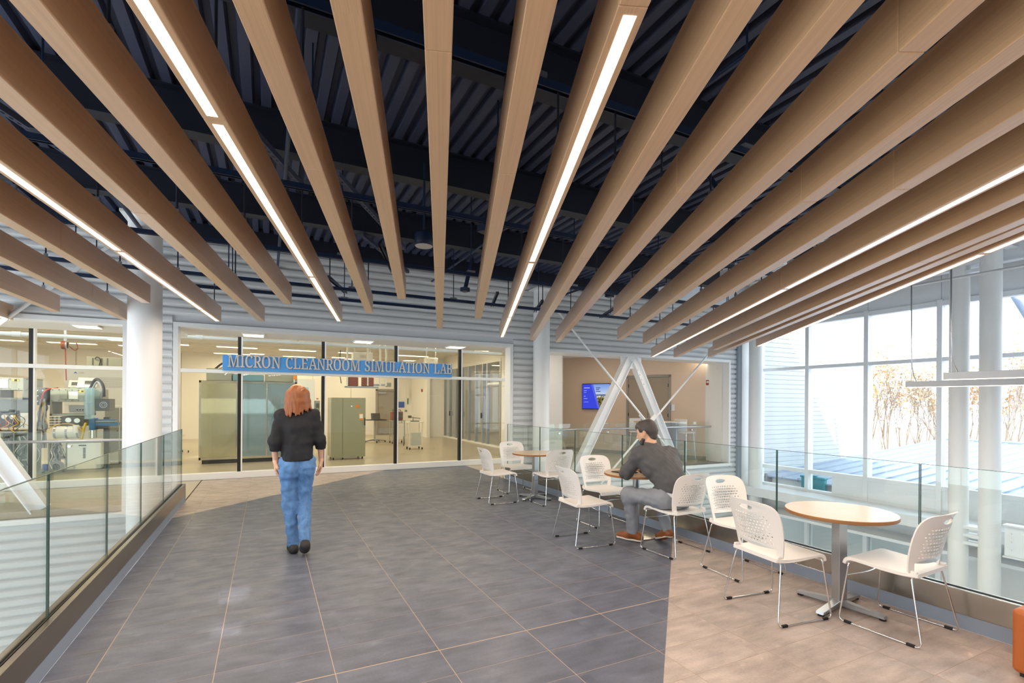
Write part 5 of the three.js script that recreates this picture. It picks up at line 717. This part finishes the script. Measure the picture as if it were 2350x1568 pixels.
{ // white sided wing outside, continuing the line of the end wall
  const g = struct('wall_outer', 'white sided building wing outside the tall windows'); add('wall_core', B(12.15, 17.4, -5, 6.2, -9.6, -9.2), M.sidingBack, g); sidingRows(g, 12.15, 17.42, -4.2, 6.1, -9.2, [], M.sidingOut); add('corner_trim', B(17.4, 17.47, -5, 6.2, -9.55, -9.15), M.siding, g);
  const r = struct('roof_outer', 'pale standing seam metal roof outside the tall windows'); // rises away from the glass
  const x0 = 12.3, x1 = 22, y0 = -0.42, y1 = 0.28, L = Math.hypot(x1 - x0, y1 - y0), t = Math.atan2(y1 - y0, x1 - x0), z0 = -9.1, z1 = 7.6;
  const place = (gm) => gm.rotateZ(t).translate(x0, y0, 0);
  for (let z = z0; z < z1 - 0.1; z += 0.44) { add('roof_panel', place(B(0, L, -0.04, 0, z + 0.012, z + 0.428)), M.roofMetal, r); add('roof_seam', place(B(0, L, -0.02, 0.035, z - 0.011, z + 0.011)), M.roofMetal, r); }
  add('ridge_cap', RB(x1 - 0.12, x1 + 0.15, y1 - 0.02, y1 + 0.06, z0, z1, 0.02), M.roofMetal, r); add('gable_trim', place(B(0, L, -0.14, 0.05, z0 - 0.06, z0 - 0.015)), M.roofMetal, r); add('roof_wall', mg([B(12.5, 12.6, -5, -0.5, z0, z1), B(21.9, 22, -5, 0.15, z0, z1)]), M.sidingBack, r);
  eq('waste_bin', 'teal bin outside the low corner pane of the tall windows', 'bin', [12.25, -0.75, -8.1], [['bin_body', RB(0, 0.12, 0, 0.42, 0, 0.6, 0.02), M.teal], ['bin_lid', RB(-0.02, 0.12, 0.42, 0.47, -0.02, 0.62, 0.015), M.teal], ['lid_handle', RB(0.0, 0.06, 0.47, 0.5, 0.2, 0.4, 0.008), M.teal]]);
  add('lawn', B(12.2, 160, -5.3, -5, -110, 60), M.ground, struct('ground_outer', 'pale ground outside the building'));
}
{ // bare autumn trees beyond the roof
  function tree(seed, H) { const q = rng(seed), seg = [], tips = []; const grow = (p, d, l, r, n) => { const e = p.clone().addScaledVector(d, l); seg.push([p, e, r, r * 0.68]); if (n === 0) { tips.push(e); return; } const kids = n > 3 ? 3 : 2 + (q() > 0.45 ? 1 : 0); for (let i = 0; i < kids; i++) { const a = q() * 6.283, s = 0.16 + q() * 0.4; grow(e.clone().addScaledVector(d, -l * 0.35 * q()), V(d.x + Math.cos(a) * s, d.y + 0.3, d.z + Math.sin(a) * s).normalize(), l * (0.62 + q() * 0.22), r * 0.58, n - 1); } };
    grow(V(0, 0, 0), V((q() - 0.5) * 0.1, 1, (q() - 0.5) * 0.1).normalize(), H * 0.27, H * 0.0085, 6);
    const g = seg.map(([a, b, r0, r1]) => { const D = b.clone().sub(a), c = new THREE.CylinderGeometry(r1, r0, D.length(), r0 > 0.03 ? 6 : 3, 1, true); c.applyQuaternion(new THREE.Quaternion().setFromUnitVectors(V(0, 1, 0), D.clone().normalize())); return c.translate((a.x + b.x) / 2, (a.y + b.y) / 2, (a.z + b.z) / 2); });
    const lv = []; for (const p of tips) for (let k = 0; k < 3; k++) if (q() < 0.3) { const s = 0.05 + q() * 0.08; lv.push(new THREE.CircleGeometry(s, 5).rotateX(q() * 6).rotateY(q() * 6).translate(p.x + (q() - 0.5) * 0.8, p.y + (q() - 0.5) * 0.8, p.z + (q() - 0.5) * 0.8)); }
    return [mg(g), mg(lv)]; }
  const leafM = [0xc79a6c, 0xcfae86, 0xbfae94, 0xcdb89c].map((c) => std(c, 0.9, 0, { side: THREE.DoubleSide })), proto = [tree(3, 11), tree(8, 12), tree(15, 10), tree(21, 12.5)], q = rng(77);
  for (let k = 0; k < 20; k++) { const D = [36, 45, 55][k % 3], u = 0.69 + k * 0.0185 + (q() - 0.5) * 0.008, x = D * (u * 0.891 + 0.4534), z = -D * (0.891 - u * 0.4534), P = proto[(k * 3) % 4]; const g = thing('bare_tree', `bare autumn tree outdoors beyond the metal roof, ${k === 19 ? 'rightmost' : k ? ORD[k] + ' from the left' : 'leftmost'}`, 'tree', [x, -5, z], q() * 6, 'bare trees beyond the metal roof'); const s = 0.8 + 0.3 * q(); g.scale.set(s * 0.8, s, s * 0.8); add('trunk', P[0], M.bark, g); add('foliage', P[1], leafM[k % 4], g).userData = { kind: 'stuff' }; }
}
renderer.render(scene, camera);
